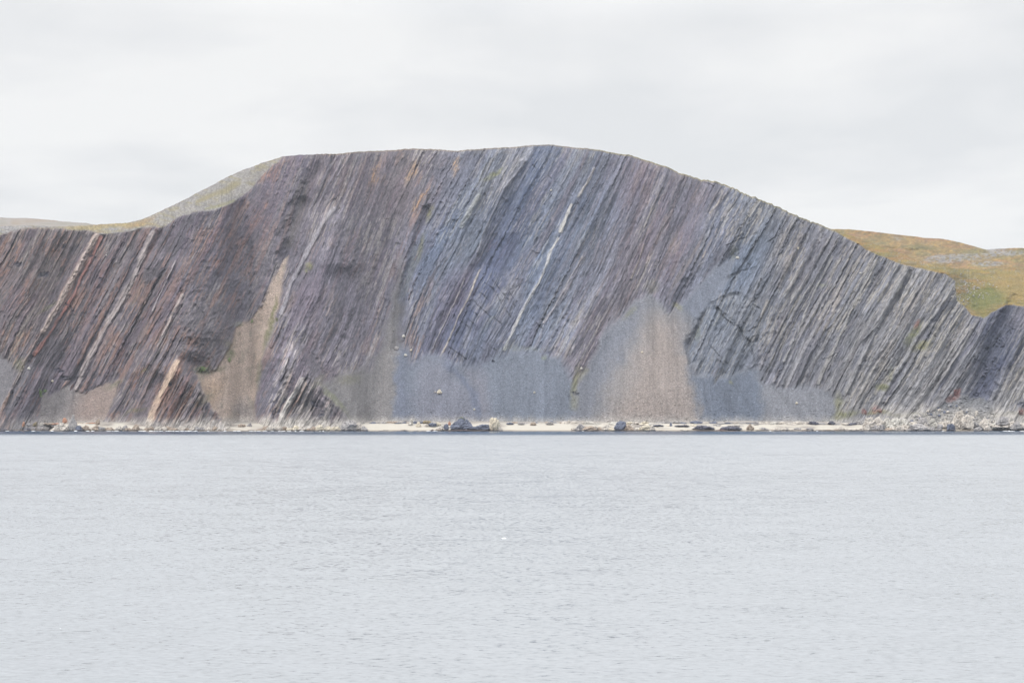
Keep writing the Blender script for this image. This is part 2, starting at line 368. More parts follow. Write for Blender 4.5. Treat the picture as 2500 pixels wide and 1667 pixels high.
# the dome block stands proud
H += 2.2*poly([(1640,700),(1668,690),(1722,692),(1745,715),(1735,790),(1722,780),(1690,740)], 4, .4)
H += 2*poly([(1605,700),(1632,702),(1715,800),(1722,840),(1680,865),(1600,835),(1580,790)], 24, 1.2)

# ------------------------------------------------------------------ colour of the rock, with flank, gully and cave shade painted in
pts = [(0,600,(112,101,103)),(80,700,(116,104,104)),(250,620,(115,106,110)),(200,760,(112,104,110)),(330,760,(114,104,109)),(450,620,(108,102,112)),(560,520,(106,100,110)),(480,760,(110,104,110)),(560,660,(108,104,114)),
 (680,420,(106,100,112)),(760,420,(113,106,114)),(850,420,(114,106,112)),(760,560,(113,108,118)),(850,650,(119,113,122)),(740,700,(118,113,122)),(800,780,(124,118,126)),(940,420,(118,108,112)),(1000,420,(116,112,120)),
 (1060,420,(124,127,138)),(1020,560,(104,112,130)),(1100,560,(118,122,132)),(1150,400,(126,124,130)),(1200,440,(98,105,124)),(1150,560,(94,98,120)),(1120,640,(96,100,122)),(1080,650,(104,96,110)),(1180,700,(118,124,138)),(1230,580,(106,114,130)),
 (1260,400,(108,112,128)),(1330,380,(122,124,134)),(1330,520,(112,118,132)),(1390,480,(108,112,126)),(1270,760,(122,126,138)),(1380,640,(118,118,128)),(1450,420,(112,106,116)),(1450,600,(122,115,122)),(1370,760,(122,115,122)),
 (1560,440,(106,104,114)),(1560,560,(114,110,120)),(1640,520,(108,111,124)),(1720,480,(116,120,130)),(1720,600,(112,121,136)),(1690,760,(128,130,136)),(1640,800,(118,124,136)),(1800,560,(126,126,134)),(1880,640,(124,124,132)),
 (1850,780,(126,126,134)),(1960,700,(130,131,138)),(2050,720,(138,137,140)),(2000,860,(136,135,138)),(2130,760,(142,141,144)),(2150,880,(148,146,146)),(2230,820,(140,140,144)),(2290,740,(104,106,124)),(2290,830,(92,96,118)),(2335,880,(158,156,156)),(2330,740,(124,120,126)),
 (380,900,(116,105,110)),(300,900,(112,104,110)),(490,920,(120,112,114)),(640,900,(112,108,118)),(720,930,(138,132,132)),(50,930,(112,108,114)),(0,760,(120,112,112))]
pa = np.array([(a*S, b*S) for a, b, c in pts]); pc = np.array([c for a, b, c in pts], float)
gx = np.linspace(-260, 2760, 180); gy = np.linspace(330, 1080, 60)
GX, GY = np.meshgrid(gx, gy)
GT = GX + .5*GY; PT = pa[:, 0]+.5*pa[:, 1]
w = 1/(((GT[..., None]-PT)/1.0)**2 + ((GY[..., None]-pa[:, 1])/1.7)**2 + 300)**1.8
GC = (w[..., None]*pc).sum(2)/w.sum(2)[..., None]
def samp(GCk, x, y):
    fx = np.clip((x-gx[0])/(gx[1]-gx[0]), 0, len(gx)-1.001); fy = np.clip((y-gy[0])/(gy[1]-gy[0]), 0, len(gy)-1.001)
    i = fx.astype(int); j = fy.astype(int); u = fx-i; v = fy-j
    return GCk[j, i]*(1-u)*(1-v)+GCk[j, i+1]*u*(1-v)+GCk[j+1, i]*(1-u)*v+GCk[j+1, i+1]*u*v
C = np.stack([samp(GC[..., k], X+wx*1.5, Y+wy*1.5) for k in range(3)], -1)      # display-referred, made linear at the end
def mixc(m_, c):
    global C
    c = np.asarray(c, float); C = C*(1-m_[..., None]) + c*m_[..., None]
def mul(m_):
    global C
    C = C*m_[..., None]
# bed-by-bed tone
st = .9*vn(T/55, G/700, 81) + .9*vn(tj/15, G/210, 82) + .8*vn(tj/7, G/120, 83) + .8*vn(tj/3.4, G/55, 84) + .5*vn(tj/1.8, G/26, 85)
amp = np.interp(XD, [-200,300,480,640,740,900,1000,1300,1500,1700,1850,2352], [.062,.062,.045,.04,.06,.06,.055,.05,.062,.055,.062,.075])
mul(1 + rock*(amp*1.3*st + np.interp(XD, [-200,480,560,700,760,1700,2000,2352], [.14,.14,.10,.08,.12,.11,.12,.14])*(1-.6*flank)*(.55*c2+.45*c3+.45*c4+.3*b1)))
mul(1 + rock[...]*.05*fbm(X/45, Y/45, 188, 3))
# pale thin beds and dark partings
pale = np.maximum(sm(.5, .7, c4), sm(.62, .72, c3))*sm(-.2, .5, vn(T/60, G/120, 87)+.15)
mixc(pale*rock*np.interp(XD, [0,900,1300,1700,2352], [.42,.42,.40,.55,.70]), (186,178,164))
pale2 = sm(.3, .7, .7*c2+.5*b2)*sm(1750, 1950, X)
mixc(pale2*rock*.5, (170,168,166))
edge_ = np.maximum(sm(.13, .0, f2)*(c2 > -.3), sm(.12, .0, f3)*(c3 > 0)*.7)
mul(1-.22*edge_*rock*(1-.7*flank))
mul(1-.22*rock*np.maximum(sm(.03, 0, q2)*(c2 > .5)*.7, sm(.05, 0, q3)*(c3 > .3)*.8))
part = sm(.5, .9, vn(tj/2.9, G/40, 89))
mul(1-.16*part*rock)
for (p_, w_, c_, k_) in [([(1240,345),(1185,480),(1115,620),(1035,780)],17,(84,92,114),.5),([(1375,350),(1305,560),(1235,720)],11,(94,100,118),.45),([(745,362),(700,460),(665,560)],12,(92,86,94),.45),
   ([(1150,345),(1085,480),(1005,640),(962,780)],12,(138,142,150),.4),([(1325,345),(1262,470),(1190,640),(1130,780)],9,(130,134,144),.4),([(1420,400),(1345,600),(1280,760)],8,(128,128,136),.35),
   ([(190,545),(125,680),(45,850)],9,(84,78,86),.5),([(332,545),(245,720),(165,870)],8,(84,80,88),.5),([(395,560),(330,720),(255,900)],9,(88,80,88),.45),([(300,560),(230,700),(150,850)],6,(126,118,120),.4),([(100,560),(40,700),(-20,850)],9,(92,80,82),.45),
   ([(1500,400),(1440,560),(1380,720)],8,(98,92,104),.4),([(1600,430),(1560,560),(1530,680)],9,(96,92,104),.4),([(1640,450),(1600,600)],5,(136,132,134),.4),([(1560,410),(1510,560)],5,(130,124,124),.4),
   ([(860,350),(820,480),(790,620),(770,760)],9,(100,94,102),.4),([(920,360),(880,500),(850,640)],7,(128,120,120),.35),([(830,360),(780,500),(740,640),(715,760)],6,(126,122,128),.35),
   ([(1930,560),(1850,720),(1790,860)],6,(90,92,104),.6),([(1880,560),(1800,720),(1760,830)],5,(94,94,106),.5),([(2080,640),(1990,800),(1930,920)],6,(92,94,106),.55),([(2180,690),(2080,840),(2030,930)],6,(92,94,108),.55),([(2240,770),(2160,890),(2115,950)],5,(88,90,106),.6),([(2030,610),(1950,760),(1890,880)],4,(96,96,108),.5)]:
    m_ = line(p_, w_, 1.1, seed=int(w_*9+p_[0][0]), soft=.8, wvar=.7)*rock*(.6+.4*sm(-.4, .3, c3+c2)); mixc(m_*k_*1.1, c_); H += m_*(1.6 if sum(c_) > 350 else -2.2)
tri = np.clip(poly([(408,826),(372,900),(330,1000),(540,1000),(470,900)], 5, .5) + poly([(670,780),(630,870),(585,1000),(850,1000),(745,890)], 5, .5), 0, 1)
mul(1 + tri*(.10 + .16*c3 + .14*c4)); mixc(tri*sm(.3, .6, b2)*.5*sm(600, 560, XD), (172,134,112)); mixc(tri*sm(.25, .6, c3)*.5, (178,168,158)); H += tri*(1.0*c3 + .8*c2)
mixc(flank*.45, (101,95,100)); mul(1+flank*.14*fbm(X/3.2, Y/3.2, 189, 2)); mixc(flank*sm(.25,.6,fbm((X+Y*.6)/9, (Y-X*.8)/22, 190, 3))*.3, (130,124,122))  # shaded side of the spurs painted darker; the mottling is loose debris
C = C + (np.exp(-((XD-1165)/210)**4)*sm(860, 780, YD) + .3*np.exp(-((XD-1690)/110)**2)*sm(400, 500, YD)*sm(900, 850, YD))[..., None]*rock[..., None]*np.array([-4., -1., 2.])
mixc(line([(742,370),(705,430),(685,490),(665,560)], 9, .6, soft=.9)*.5*rock, (106,102,98))
# warm, rusty beds: strong on the left, scattered to the middle
rust = sm(.15, .6, .45*b2+.45*_h(np.floor(T/5.2+.8*vn(T/11.5, G/108, 940)).astype(np.int64), np.floor(G/50).astype(np.int64), 91)*.5+.4*c4+.6*fbm(X/60, Y/60, 93, 2))
rw = np.interp(XD, [-200,0,300,500,620,700,900,960,1010,1080,1400,1550,1700,2352], [.62,.62,.6,.5,.38,.16,.24,.42,.12,.03,.16,.2,.06,.06])
mixc(rust*rock*rw, (154,116,100))
ochre = sm(.3, .8, .6*vn(tj/6, G/80, 94)+.5*fbm(X/50, Y/70, 95, 2))
mixc(ochre*rock*np.interp(XD, [-200,500,800,1100,1350,1650,1750,2352], [.35,.2,.22,.05,.2,.25,.15,.12]), (172,152,128))
plum = sm(.2, .7, vn(tj/20, G/180, 96)); mixc(plum*rock*np.interp(XD, [0,700,1000,1500,1800],[.35,.3,.15,.25,.0]), (106,90,104))
def patch(x, y, rx, ry, ang, c, k=.8, warp=1.2):
    m_ = blob(x, y, rx*1.35, ry*1.25, ang, warp*1.3, e=.95)*(.12+.88*sm(-.1, .5, .6*c3+.6*c4+.4*fbm(X/5, Y/5, 97, 2))); mixc(m_*k, c)
for a in [(620,385,28,14,30),(608,400,16,10,0),(505,560,9,26,60),(520,540,14,16,0),(590,500,6,10,0),(500,600,9,8,0),(512,590,4,10,0),(610,470,7,6,0),(553,560,5,9,0),(575,520,5,8,0),(425,770,10,14,0),(385,780,8,16,-20),(445,840,8,14,-25),(470,850,10,10,-20),(540,690,8,10,0),(170,690,9,6,0),(60,660,5,22,-25),(20,610,8,30,-20),(120,570,12,14,-20),(150,560,6,22,-22),(335,770,5,14,-25),(240,720,3,22,-26),(370,880,6,30,-28),(400,930,8,30,-28),(455,940,7,26,-26),(500,960,5,14,-24),(300,900,3,26,-28)]:
    patch(*a, (158,116,98), .6)
for a in [(965,470,11,20,-28),(978,450,7,14,-28),(950,490,6,12,-28),(860,395,5,20,-25),(945,395,5,22,-25),(870,410,9,9,0),(1045,380,5,14,-25)]:
    patch(*a, (186,148,112), .75)
patch(1130,560,5,14,-28,(150,118,118),.7); patch(1065,560,4,22,-28,(150,140,130),.5)
# single marked beds
beds = [([(221,541),(205,568),(192,592),(176,622),(165,645),(150,672),(138,695),(118,728),(98,760)],6.0,(228,208,192),1.0),
 ([(98,760),(80,790),(62,822),(40,868),(18,908),(0,948),(-20,985)],3.2,(176,160,150),.7),
 ([(232,545),(214,585),(200,612),(186,642),(168,680),(146,716),(122,752),(100,786),(78,815)],4.2,(166,108,96),.95),
 ([(20,905),(0,955),(-20,1000)],4.5,(186,150,128),.7),
 ([(352,535),(338,560),(322,598),(305,640),(290,672),(280,690),(258,726),(235,764),(210,812),(190,852),(174,893)],6.5,(188,176,170),1.0),
 ([(365,530),(350,562),(334,600),(316,640),(300,675)],4,(150,118,110),.6),([(258,750),(232,800),(212,850),(196,890)],4,(150,122,114),.6),
 ([(418,678),(404,708),(388,738),(370,770)],3.2,(214,200,190),1.0),([(404,600),(384,640),(366,680),(350,715)],1.8,(196,188,186),.9),
 ([(406,832),(390,862),(372,896),(356,930),(338,975)],7.0,(232,206,178),1.0),([(416,850),(400,890),(380,925),(366,965)],3,(170,130,108),.6),
 ([(392,775),(372,815),(350,860),(322,920),(305,960)],2.5,(160,150,152),.6),
 ([(695,872),(678,900),(660,930),(646,958),(640,985)],5.2,(236,230,218),1.0),([(704,880),(690,906),(672,936),(658,965)],2,(190,150,130),.6),
 ([(768,480),(745,505),(726,540),(706,575),(690,610),(668,650),(655,690),(645,720)],5,(172,168,170),.75),
 ([(775,360),(750,400),(730,445),(706,490),(690,530)],3,(150,146,152),.5),([(790,360),(765,405),(742,450),(722,490)],2.5,(158,152,158),.5),([(805,355),(775,405)],2,(160,152,155),.5),
 ([(1364,388),(1352,412),(1340,432),(1328,452)],4.0,(180,172,160),.85),([(1312,472),(1300,500),(1288,530)],4.6,(206,201,190),1.0),
 ([(1282,548),(1266,574),(1256,606),(1240,645),(1216,685),(1194,722),(1180,758),(1160,803)],3.4,(202,198,190),1.0),
 ([(1221,338),(1212,356),(1196,376),(1180,398),(1160,425)],7,(172,170,172),.8),([(1100,450),(1086,470),(1072,500),(1062,518)],6,(178,178,170),.8),
 ([(1196,385),(1160,430),(1128,500),(1110,540),(1096,580)],2.6,(160,156,158),.6),
 ([(1103,620),(1090,650),(1072,690),(1050,735),(1030,780),(1012,815),(985,852),(975,878)],1.9,(196,184,164),.85),
 ([(1068,640),(1050,680),(1025,735),(1000,785),(985,820),(960,860)],1.8,(184,178,170),.7),
 ([(1338,590),(1318,625),(1296,665),(1268,715),(1250,740)],2.6,(164,154,150),.7),
 ([(1250,740),(1240,780),(1228,800)],3,(160,156,160),.5),([(1480,560),(1465,600),(1450,640)],1.8,(180,165,140),.5),([(1660,440),(1648,470),(1630,490)],2.6,(180,168,150),.6),
 ([(1840,540),(1822,580),(1804,620),(1790,655)],4.5,(168,158,152),.6),([(1762,690),(1745,740),(1728,780)],4,(184,174,160),.7),
 ([(1912,590),(1880,650),(1852,710),(1832,770),(1800,830)],2.8,(184,180,172),.75),([(2012,602),(1986,650),(1960,700),(1935,760),(1905,820),(1880,880)],3.6,(184,180,172),.75),
 ([(2080,622),(2050,680),(2022,730),(1995,790),(1965,850),(1940,905)],5,(178,176,174),.75),([(2188,655),(2150,720),(2110,770),(2080,820),(2030,900),(2010,940)],4.5,(180,178,176),.7),
 ([(2220,760),(2180,820),(2140,880),(2100,935)],5,(180,177,174),.7),([(2240,745),(2205,800),(2170,860),(2130,930)],3,(176,172,168),.6),([(2352,760),(2310,840),(2290,890),(2270,930)],6,(172,171,173),.6),
 ([(1960,600),(1930,660),(1900,720)],2.4,(176,172,170),.6),([(1790,850),(1770,890)],3,(170,160,155),.5)]
for i, (p, wd, c, k) in enumerate(beds):
    m_ = line(p, wd, .35, seed=200+i, wvar=.45)*rock
    mixc(m_*k*.95*(.82+.18*vn(tj/2.2, G/18, 98))*(.82+.25*sm(-.6, 0, vn(X/12, G/30, 99))).clip(0,1), c); H += 2.2*m_
    if wd > 4: H -= 3.0*line([(a_+wd*2.1, b_) for a_, b_ in p], wd*.8, .35, seed=300+i, soft=.8)*rock
for i, (a, b, rx, ry, an) in enumerate([(1180,660,40,10,-62),(1100,700,22,14,-60),(1150,690,14,26,-30),(1700,720,34,26,0),(1640,790,40,36,0),(2090,760,12,60,-30)]):
    mixc(blob(a, b, rx, ry, an, .8, e=.6)*.5*rock, (142,142,148))
# scree colours
grain = fbm(X/2.0, Y/1.7, 101, 2)
def scr(m_, c): mixc(m_, c)
scr(scree1, (134,130,132)); scr(scree2, (140,134,132)); scr(scree2*sm(155, 215, XD+.35*(YD-900)), (166,148,138))
scr(scree3, (192,173,157)); mixc(scree3*sm(.2, .6, fbm(X/9, Y/22, 105, 3))*.4, (138,134,118)); scr(scree4, (144,140,138)); scr(scree5, (128,135,147)); scr(scree6, (134,137,144)); scr(scree7, (140,140,142))
scr(scree3*line([(640,720),(622,770),(608,830),(598,880),(592,930)], 6, .6, seed=5, soft=.8)*.6, (142,138,140))
scr(scree3*line([(560,940),(600,960)], 22, 1, soft=.9)*.6, (146,140,138))
scr(scree3*blob(480, 905, 26, 50, -30, 1)*.5, (180,152,126))
scr(scree5*poly([(965,840),(1010,822),(1040,850),(1085,900),(1110,990),(940,990)], 26, 2)*.7, (143,143,154))
scr(scree5*poly([(1060,840),(1110,860),(1140,990),(1120,990),(1090,900)], 20, 2)*.5, (146,140,148))
scr(scree5*line([(1025,835),(1055,860),(1085,905),(1105,960)], 8, .8, soft=.8, wvar=.7)*.7, (116,123,142))
scr(scree5*poly([(905,780),(935,830),(945,990),(905,990)], 20, 2)*.6, (122,128,146))
scr(scree6*poly([(1480,690),(1535,715),(1570,770),(1598,850),(1622,990),(1335,990),(1375,900),(1425,800)], 48, 2.2)*.8, (160,153,148))
scr(scree6*poly([(1505,730),(1548,740),(1585,840),(1612,985),(1385,985),(1440,900),(1475,800)], 46, 2.2)*.7, (176,161,150))
scr(scree6*poly([(1470,690),(1495,700),(1440,800),(1380,900),(1345,985),(1322,985),(1345,870),(1400,770)], 22, 1.6)*.5, (130,135,148))
scr(scree6*poly([(1582,790),(1600,850),(1690,870),(1730,850),(1742,880),(1756,985),(1612,985),(1592,880)], 16, 2)*.85, (112,121,136))
scr(scree6*poly([(1750,880),(1850,885),(1930,930),(1920,990),(1765,990)], 18, 2)*.8, (142,143,148))
scr(scree6*poly([(1560,700),(1640,620),(1684,594),(1672,640),(1600,735)], 10, 1)*.6, (122,130,146))
spk = sm(.55, .9, grain)
mul(1 + scree*(.10*grain + .055*fur + .06*fbm((X-1480)/(5+np.abs(Y-640)/28), Y/140, 104, 2) + .02*fbm(X/5, Y/5, 103, 2)))
mixc(scree*spk*.30, (196,194,194)); mul(1-.10*scree*sm(.4, .8, -grain))
tk = line([(1318,930),(1322,880),(1345,850)], 8, .8, soft=.9); mixc(tk*.5, (140,138,112))
# vegetation on ledges
def green(m_, c=(128,126,88), k=.7):
    mixc(m_*k*(.5+.5*sm(-.5, .4, fbm(X/4, Y/3, 111, 2))), c)
for (a, b, rx, ry, an, c, k) in [(1130,400,24,5,35,(150,150,100),.7),(990,490,5,20,-20,(128,124,88),.7),(968,570,5,34,-18,(124,122,90),.6),(940,630,7,50,-12,(122,124,98),.45),(532,815,8,14,0,(112,120,84),.8),(525,790,12,8,0,(120,116,92),.5),(550,745,10,6,0,(118,122,92),.5),
   (466,850,16,9,0,(108,118,86),.8),(505,848,14,6,0,(124,122,96),.5),(618,760,5,40,-14,(122,124,80),.75),(630,710,4,26,-12,(126,126,80),.7),(598,860,5,32,-10,(124,122,92),.6),(712,608,7,8,-30,(150,150,86),.7),(704,620,4,7,0,(140,142,86),.6),(470,915,10,26,-50,(122,122,96),.5),
   (770,920,6,40,42,(130,134,98),.65),(800,875,22,10,0,(124,122,96),.55),(730,880,22,8,40,(124,124,98),.5),(108,708,22,4,32,(140,140,104),.6),(46,838,10,14,-20,(134,132,96),.6),(262,883,20,5,25,(132,130,104),.6),(330,855,9,3,20,(150,140,86),.6),(310,945,26,5,20,(132,128,96),.6),
   (1325,872,6,30,-12,(140,140,104),.55),(1500,655,12,16,-40,(136,134,112),.4),(1556,705,14,6,-30,(150,148,104),.6),(1445,720,20,5,35,(136,136,106),.5),(1683,580,7,16,0,(132,132,104),.5),(1602,770,6,12,0,(134,138,106),.5),(1680,880,5,4,0,(150,150,96),.6),(1890,655,9,4,0,(138,140,108),.5),
   (2100,765,9,26,-32,(132,134,92),.8),(2118,795,20,9,20,(148,144,98),.8),(2030,890,14,8,0,(132,134,92),.7),(2048,860,6,18,0,(140,140,108),.45),(1940,955,26,8,15,(124,124,84),.8),(1928,930,8,22,0,(132,132,96),.6),(2015,950,24,4,10,(136,130,88),.6),(1200,800,60,5,0,(130,134,116),.3),(1250,820,6,6,0,(128,136,104),.5),
   (2060,950,80,4,0,(138,134,96),.4),(2320,950,40,5,0,(138,132,98),.4)]:
    green(blob(a, b, rx, ry, an, 1.1, e=.7), c, k)
for (a, b, rx, ry, an) in [(2106,745,5,11,-30),(2190,912,13,8,30),(2200,900,5,10,-30),(2012,942,8,9,-20),(1984,946,5,6,0),(2350,944,12,9,0),(2178,922,8,6,10)]:
    green(blob(a, b, rx, ry, an, .8, e=.6), (146,98,90), .7)
# plateau ground
pn = fbm(X/60, Y/9, 121, 3); pn2 = fbm(X/22, Y/5, 122, 3)
mixc(plat_l, (164,160,156)); mul(1+plat*.16*fbm(X/4, Y/2.5, 128, 3))
mixc(plat_l*sm(.0, .5, pn)*.6*sm(420*S, 340*S, X), (178,148,106)); mixc(plat_l*sm(.15, .5, pn2)*sm(150*S, 260*S, X)*.3, (168,154,104))
mixc(plat_l*sm(.1, .5, -pn2)*.5, (150,148,150))
mixc(plat_l*blob(230, 520, 110, 6, 4, .6, e=.6)*.7, (178,156,96)); mixc(plat_l*blob(320, 512, 40, 5, 20, .6, e=.6)*.6, (176,140,92))
mixc(plat_l*sm(340*S, 400*S, X)*.6, (163,157,148)); mixc(plat_l*sm(.1, .45, fbm((X+Y)/26, (Y*1.2-X*.3)/7, 142, 3))*.5, (160,148,104)); mul(1+plat_l*.2*fbm(X/3, Y/3, 130, 2)); H += plat_l*1.2*fbm(X/5, Y/4, 136, 3); mixc(plat_l*line([(450,462),(480,452),(520,436),(545,420)], 5, .8, soft=.9)*.6, (164,150,98)); mixc(plat_l*line([(470,478),(505,470),(535,460)], 3, .8, soft=.9)*.6, (160,156,104))
mixc(plat_r, (166,140,74)); H += plat_r*2.6*fbm(X/14, Y/6, 137, 3); mul(1+plat_r*.2*fbm(X/9, Y/4, 138, 3)); mixc(plat_r*sm(.2, .5, fbm(X/3.5, Y/2.5, 139, 2)+.6*fbm(X/30, Y/10, 141, 2))*.6, (160,158,156)); mixc(plat_r*sm(.0, .4, pn)*.8, (172,134,84)); mixc(plat_r*sm(.1, .5, -pn2)*.6, (112,106,66)); mixc(plat_r*sm(.25,.5,fbm(X/4,Y/2.5,129,2))*.35,(176,168,150)); mixc(plat_r*sm(-.1, .5, -pn)*.5, (140,136,80))
mixc(plat_r*poly([(2215,668),(2260,650),(2320,660),(2320,690),(2290,706),(2260,730),(2225,720)], 18, 2.6)*.7, (118,126,64))
mixc(plat_r*poly([(2270,640),(2420,610),(2420,720),(2320,690)], 16, 1.3)*.7, (172,148,92))
rocks_g = sm(.25, .5, fbm(X/3.2, Y/2.4, 125, 2)+.35*fbm(X/25, Y/20, 126, 2))
bl = np.maximum(blob(2235, 665, 40, 26, -20, .8, e=.7), np.maximum(blob(2205, 690, 20, 26, 0, .8, e=.6), blob(2120, 605, 70, 5, -15, .6, e=.6)*.6))
mixc(plat_r*rocks_g*bl*.9, (186,184,184)); H += plat_r*rocks_g*bl*1.6
mixc(crest*.6, (150,134,110)); mixc(crest*sm(1400, 1500, X)*.6, (140,134,96))
mixc(sm(60, 0, Y-ytop[None, :])*sm(.2, .6, fbm(X/30, Y/12, 127, 2))*rock*.2, (150,142,128))
# joints are darker stone; cave recesses have their shade painted into the colour
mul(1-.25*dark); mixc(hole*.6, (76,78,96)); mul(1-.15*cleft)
mixc(np.maximum(blob(2290, 800, 34, 90, -20, 1.6, e=.8)*.7, blob(1165, 470, 18, 110, -22, 1.3, e=.7)*.45)*rock, (74,80,100))  # first patch paints the right gully's shade; second is dark blue rock
mixc(poly([(1600,700),(1640,685),(1730,680),(1748,715),(1735,860),(1680,870),(1590,840),(1580,790)], 14, 1)*.35*rock, (98,106,118))
mixc(blob(925, 690, 10, 100, -10, 1, e=.7)*.4*rock, (98,108,130))
# wave-washed pale foot and dark tide line
Z0 = CAM_H + E*D
foot = sm(17, 6, Z0 + 3.5*fbm(X/18, Y/40, 131, 3))*np.interp(XD, [-200,60,330,560,620,900,1950,2352], [.15,.4,.8,.85,.95,.85,.6,.85])
footr = sm(30, 12, Z0 + 8*fbm(X/30, Y/30, 132, 3))*sm(1990*S, 2080*S, X)
mixc(np.maximum(foot, footr*.75), (214,207,196)); mul(1-.2*np.maximum(foot, footr)*sm(.1, .6, vn(tj/3, G/14, 133)))
mixc(sm(1.4, .4, Z0+1.0*fbm(X/8, Y*0, 134, 2))*.7, (112,100,90))

GAIN = 1.28
def to_albedo(C, gain=GAIN):
    return np.clip(lin(np.clip(C, 5, 250))*gain, .01, .85)
Hs = H*(.30+.70*sm(0, 48, Z0)) - .6
Dd = D - Hs
P = np.stack([(X-1250)*K*Dd, Dd, CAM_H + E*Dd], -1)
# the land goes on behind the crest: a gently falling back
back = []
Cb = []
last = P[-1]; dl = Dd[-1]
for k_, (dy, dz) in enumerate([(8, -.5), (25, -3), (60, -9), (140, -22), (320, -50), (620, -110), (900, -200)]):
    bp_ = last.copy(); bp_[:, 1] += dy; bp_[:, 2] = np.maximum(bp_[:, 2]+dz + 1.5*vn(xs/20, xs*0+k_, 140), -5); back.append(bp_); Cb.append(C[-1]*.5+np.array((150,140,104))*.5)
P = np.concatenate([P, np.stack(back)], 0)
C = C*np.array([.995, 1.0, 1.022])
C = C*np.interp(XD, [-200,380,560,1650,1800,2352], [.90,.90,.97,.99,.91,.91])[..., None]**(rock[..., None])
gmap = .60*(1-scree-plat) + .435*scree + .42*plat
gmap = np.concatenate([gmap, np.full((7, NX), .46)], 0)[..., None]
A = to_albedo(np.concatenate([C, np.stack(Cb)], 0), gmap)
padr = lambda a: np.concatenate([a, np.repeat(a[-1:], 7, 0)], 0)
struct(mesh_grid('cliff', P, A, M_cliff, extra={'grain': padr(rock), 'bed_coordinate': padr(T*K*1500)}))

def surf(x, y):
    """point on the face for a photograph pixel (native 2500 px wide)"""
    i = int(round((x-xs[0])/(xs[1]-xs[0]))); i = min(max(i, 0), NX-1)
    j = int(np.argmin(np.abs(Y[:, i]-y)))
    return Vector(P[j, i])

# ------------------------------------------------------------------ beach
bx = np.linspace(-420, 420, 900); byy = np.linspace(0, 1, 60)
sh = 1392 + 5*fbm(bx/60, bx*0, 150, 3)
BD = sh[None, :] - 10 + byy[:, None]*(90)
BX = np.broadcast_to((bx*1.0)[None, :], BD.shape)*BD/1000.0*1.0
BX = np.broadcast_to(bx[None, :], BD.shape)*1.08
t_ = BD-sh[None, :]
BZ = np.where(t_ < 28, t_*.2, 5.6+(t_-28)*.13) + .35*fbm(BX/9, BD/9, 151, 3)
bc = np.array((222,215,203))*(1+.03*fbm(BX/12, BD/3, 152, 3))[..., None]
seg = fbm(BX/14, BD/6, 153, 3)
def bmix(c0, m_, c): return c0*(1-m_[..., None]) + np.array(c, float)*m_[..., None]
pxx = 1250 + BX/(K*BD)
clean = np.interp(pxx, [-300,140,180,560,600,640,880,905,1040,1080,1220,1240,1390,1420,1600,1650,1800,1860,2060,2100,2200,2300,2760], [1,1,0,0,.7,0,0,1,1,.2,.2,1,1,0,0,.8,.8,.2,.4,.9,.9,.1,.2])
bc = bmix(bc, (1-clean)*sm(-.2, .3, seg)*.6, (176,166,156)); bc = bmix(bc, sm(.25, .5, seg)*(1-clean)*.5, (120,112,112))
bc = bmix(bc, sm(6.2, 8.0, BZ+.5*seg)*.75, (160,153,148))
bc = bmix(bc, sm(1.1, .3, BZ+.3*seg)*.7, (158,142,122))
struct(mesh_grid('beach', np.stack([BX, BD, BZ + (1-clean)*.7*np.abs(fbm(BX/2.5, BD/2.5, 154, 2))], -1), np.clip(lin(np.clip(bc, 0, 250))*.50, 0, .8), M_beach))

# ------------------------------------------------------------------ far hills
def hill(name, x0, x1, top, bot, d0, d1, colfn, seed, cols=900, rows=90):
    x = np.linspace(x0, x1, cols); v = np.linspace(0, 1, rows)
    yt = np.interp(x, np.array(top)[:, 0]*S, np.array(top)[:, 1]*S) - 1.0*fbm(x/14, x*0, seed, 3); yb = bot + x*0
    YY = yb[None, :] + (yt-yb)[None, :]*v[:, None]; XX = np.broadcast_to(x[None, :], YY.shape)
    DD = d0 + (d1-d0)*v[:, None]**1.3 + 0*XX
    DD = DD - 26*fbm(XX/130, YY/20, seed+1, 3) - 7*fbm(XX/18, YY/6, seed+2, 3)
    EE = (HZ-YY)*K
    cc = colfn(XX, YY)
    Pm = np.stack([(XX-1250)*K*DD, DD, CAM_H+EE*DD], -1)
    ex = []; l = Pm[-1]
    for dy, dz in [(20, -2), (80, -14), (250, -60), (500, -140)]:
        q = l.copy(); q[:, 1] += dy; q[:, 2] = np.maximum(q[:, 2]+dz, -4); ex.append(q)
    Pm = np.concatenate([Pm, np.stack(ex)]); cc = np.concatenate([cc, np.repeat(cc[-1:], 4, 0)])
    return struct(mesh_grid(name, Pm, np.clip(lin(np.clip(cc, 5, 250))*.36, .01, .8), M_hill))
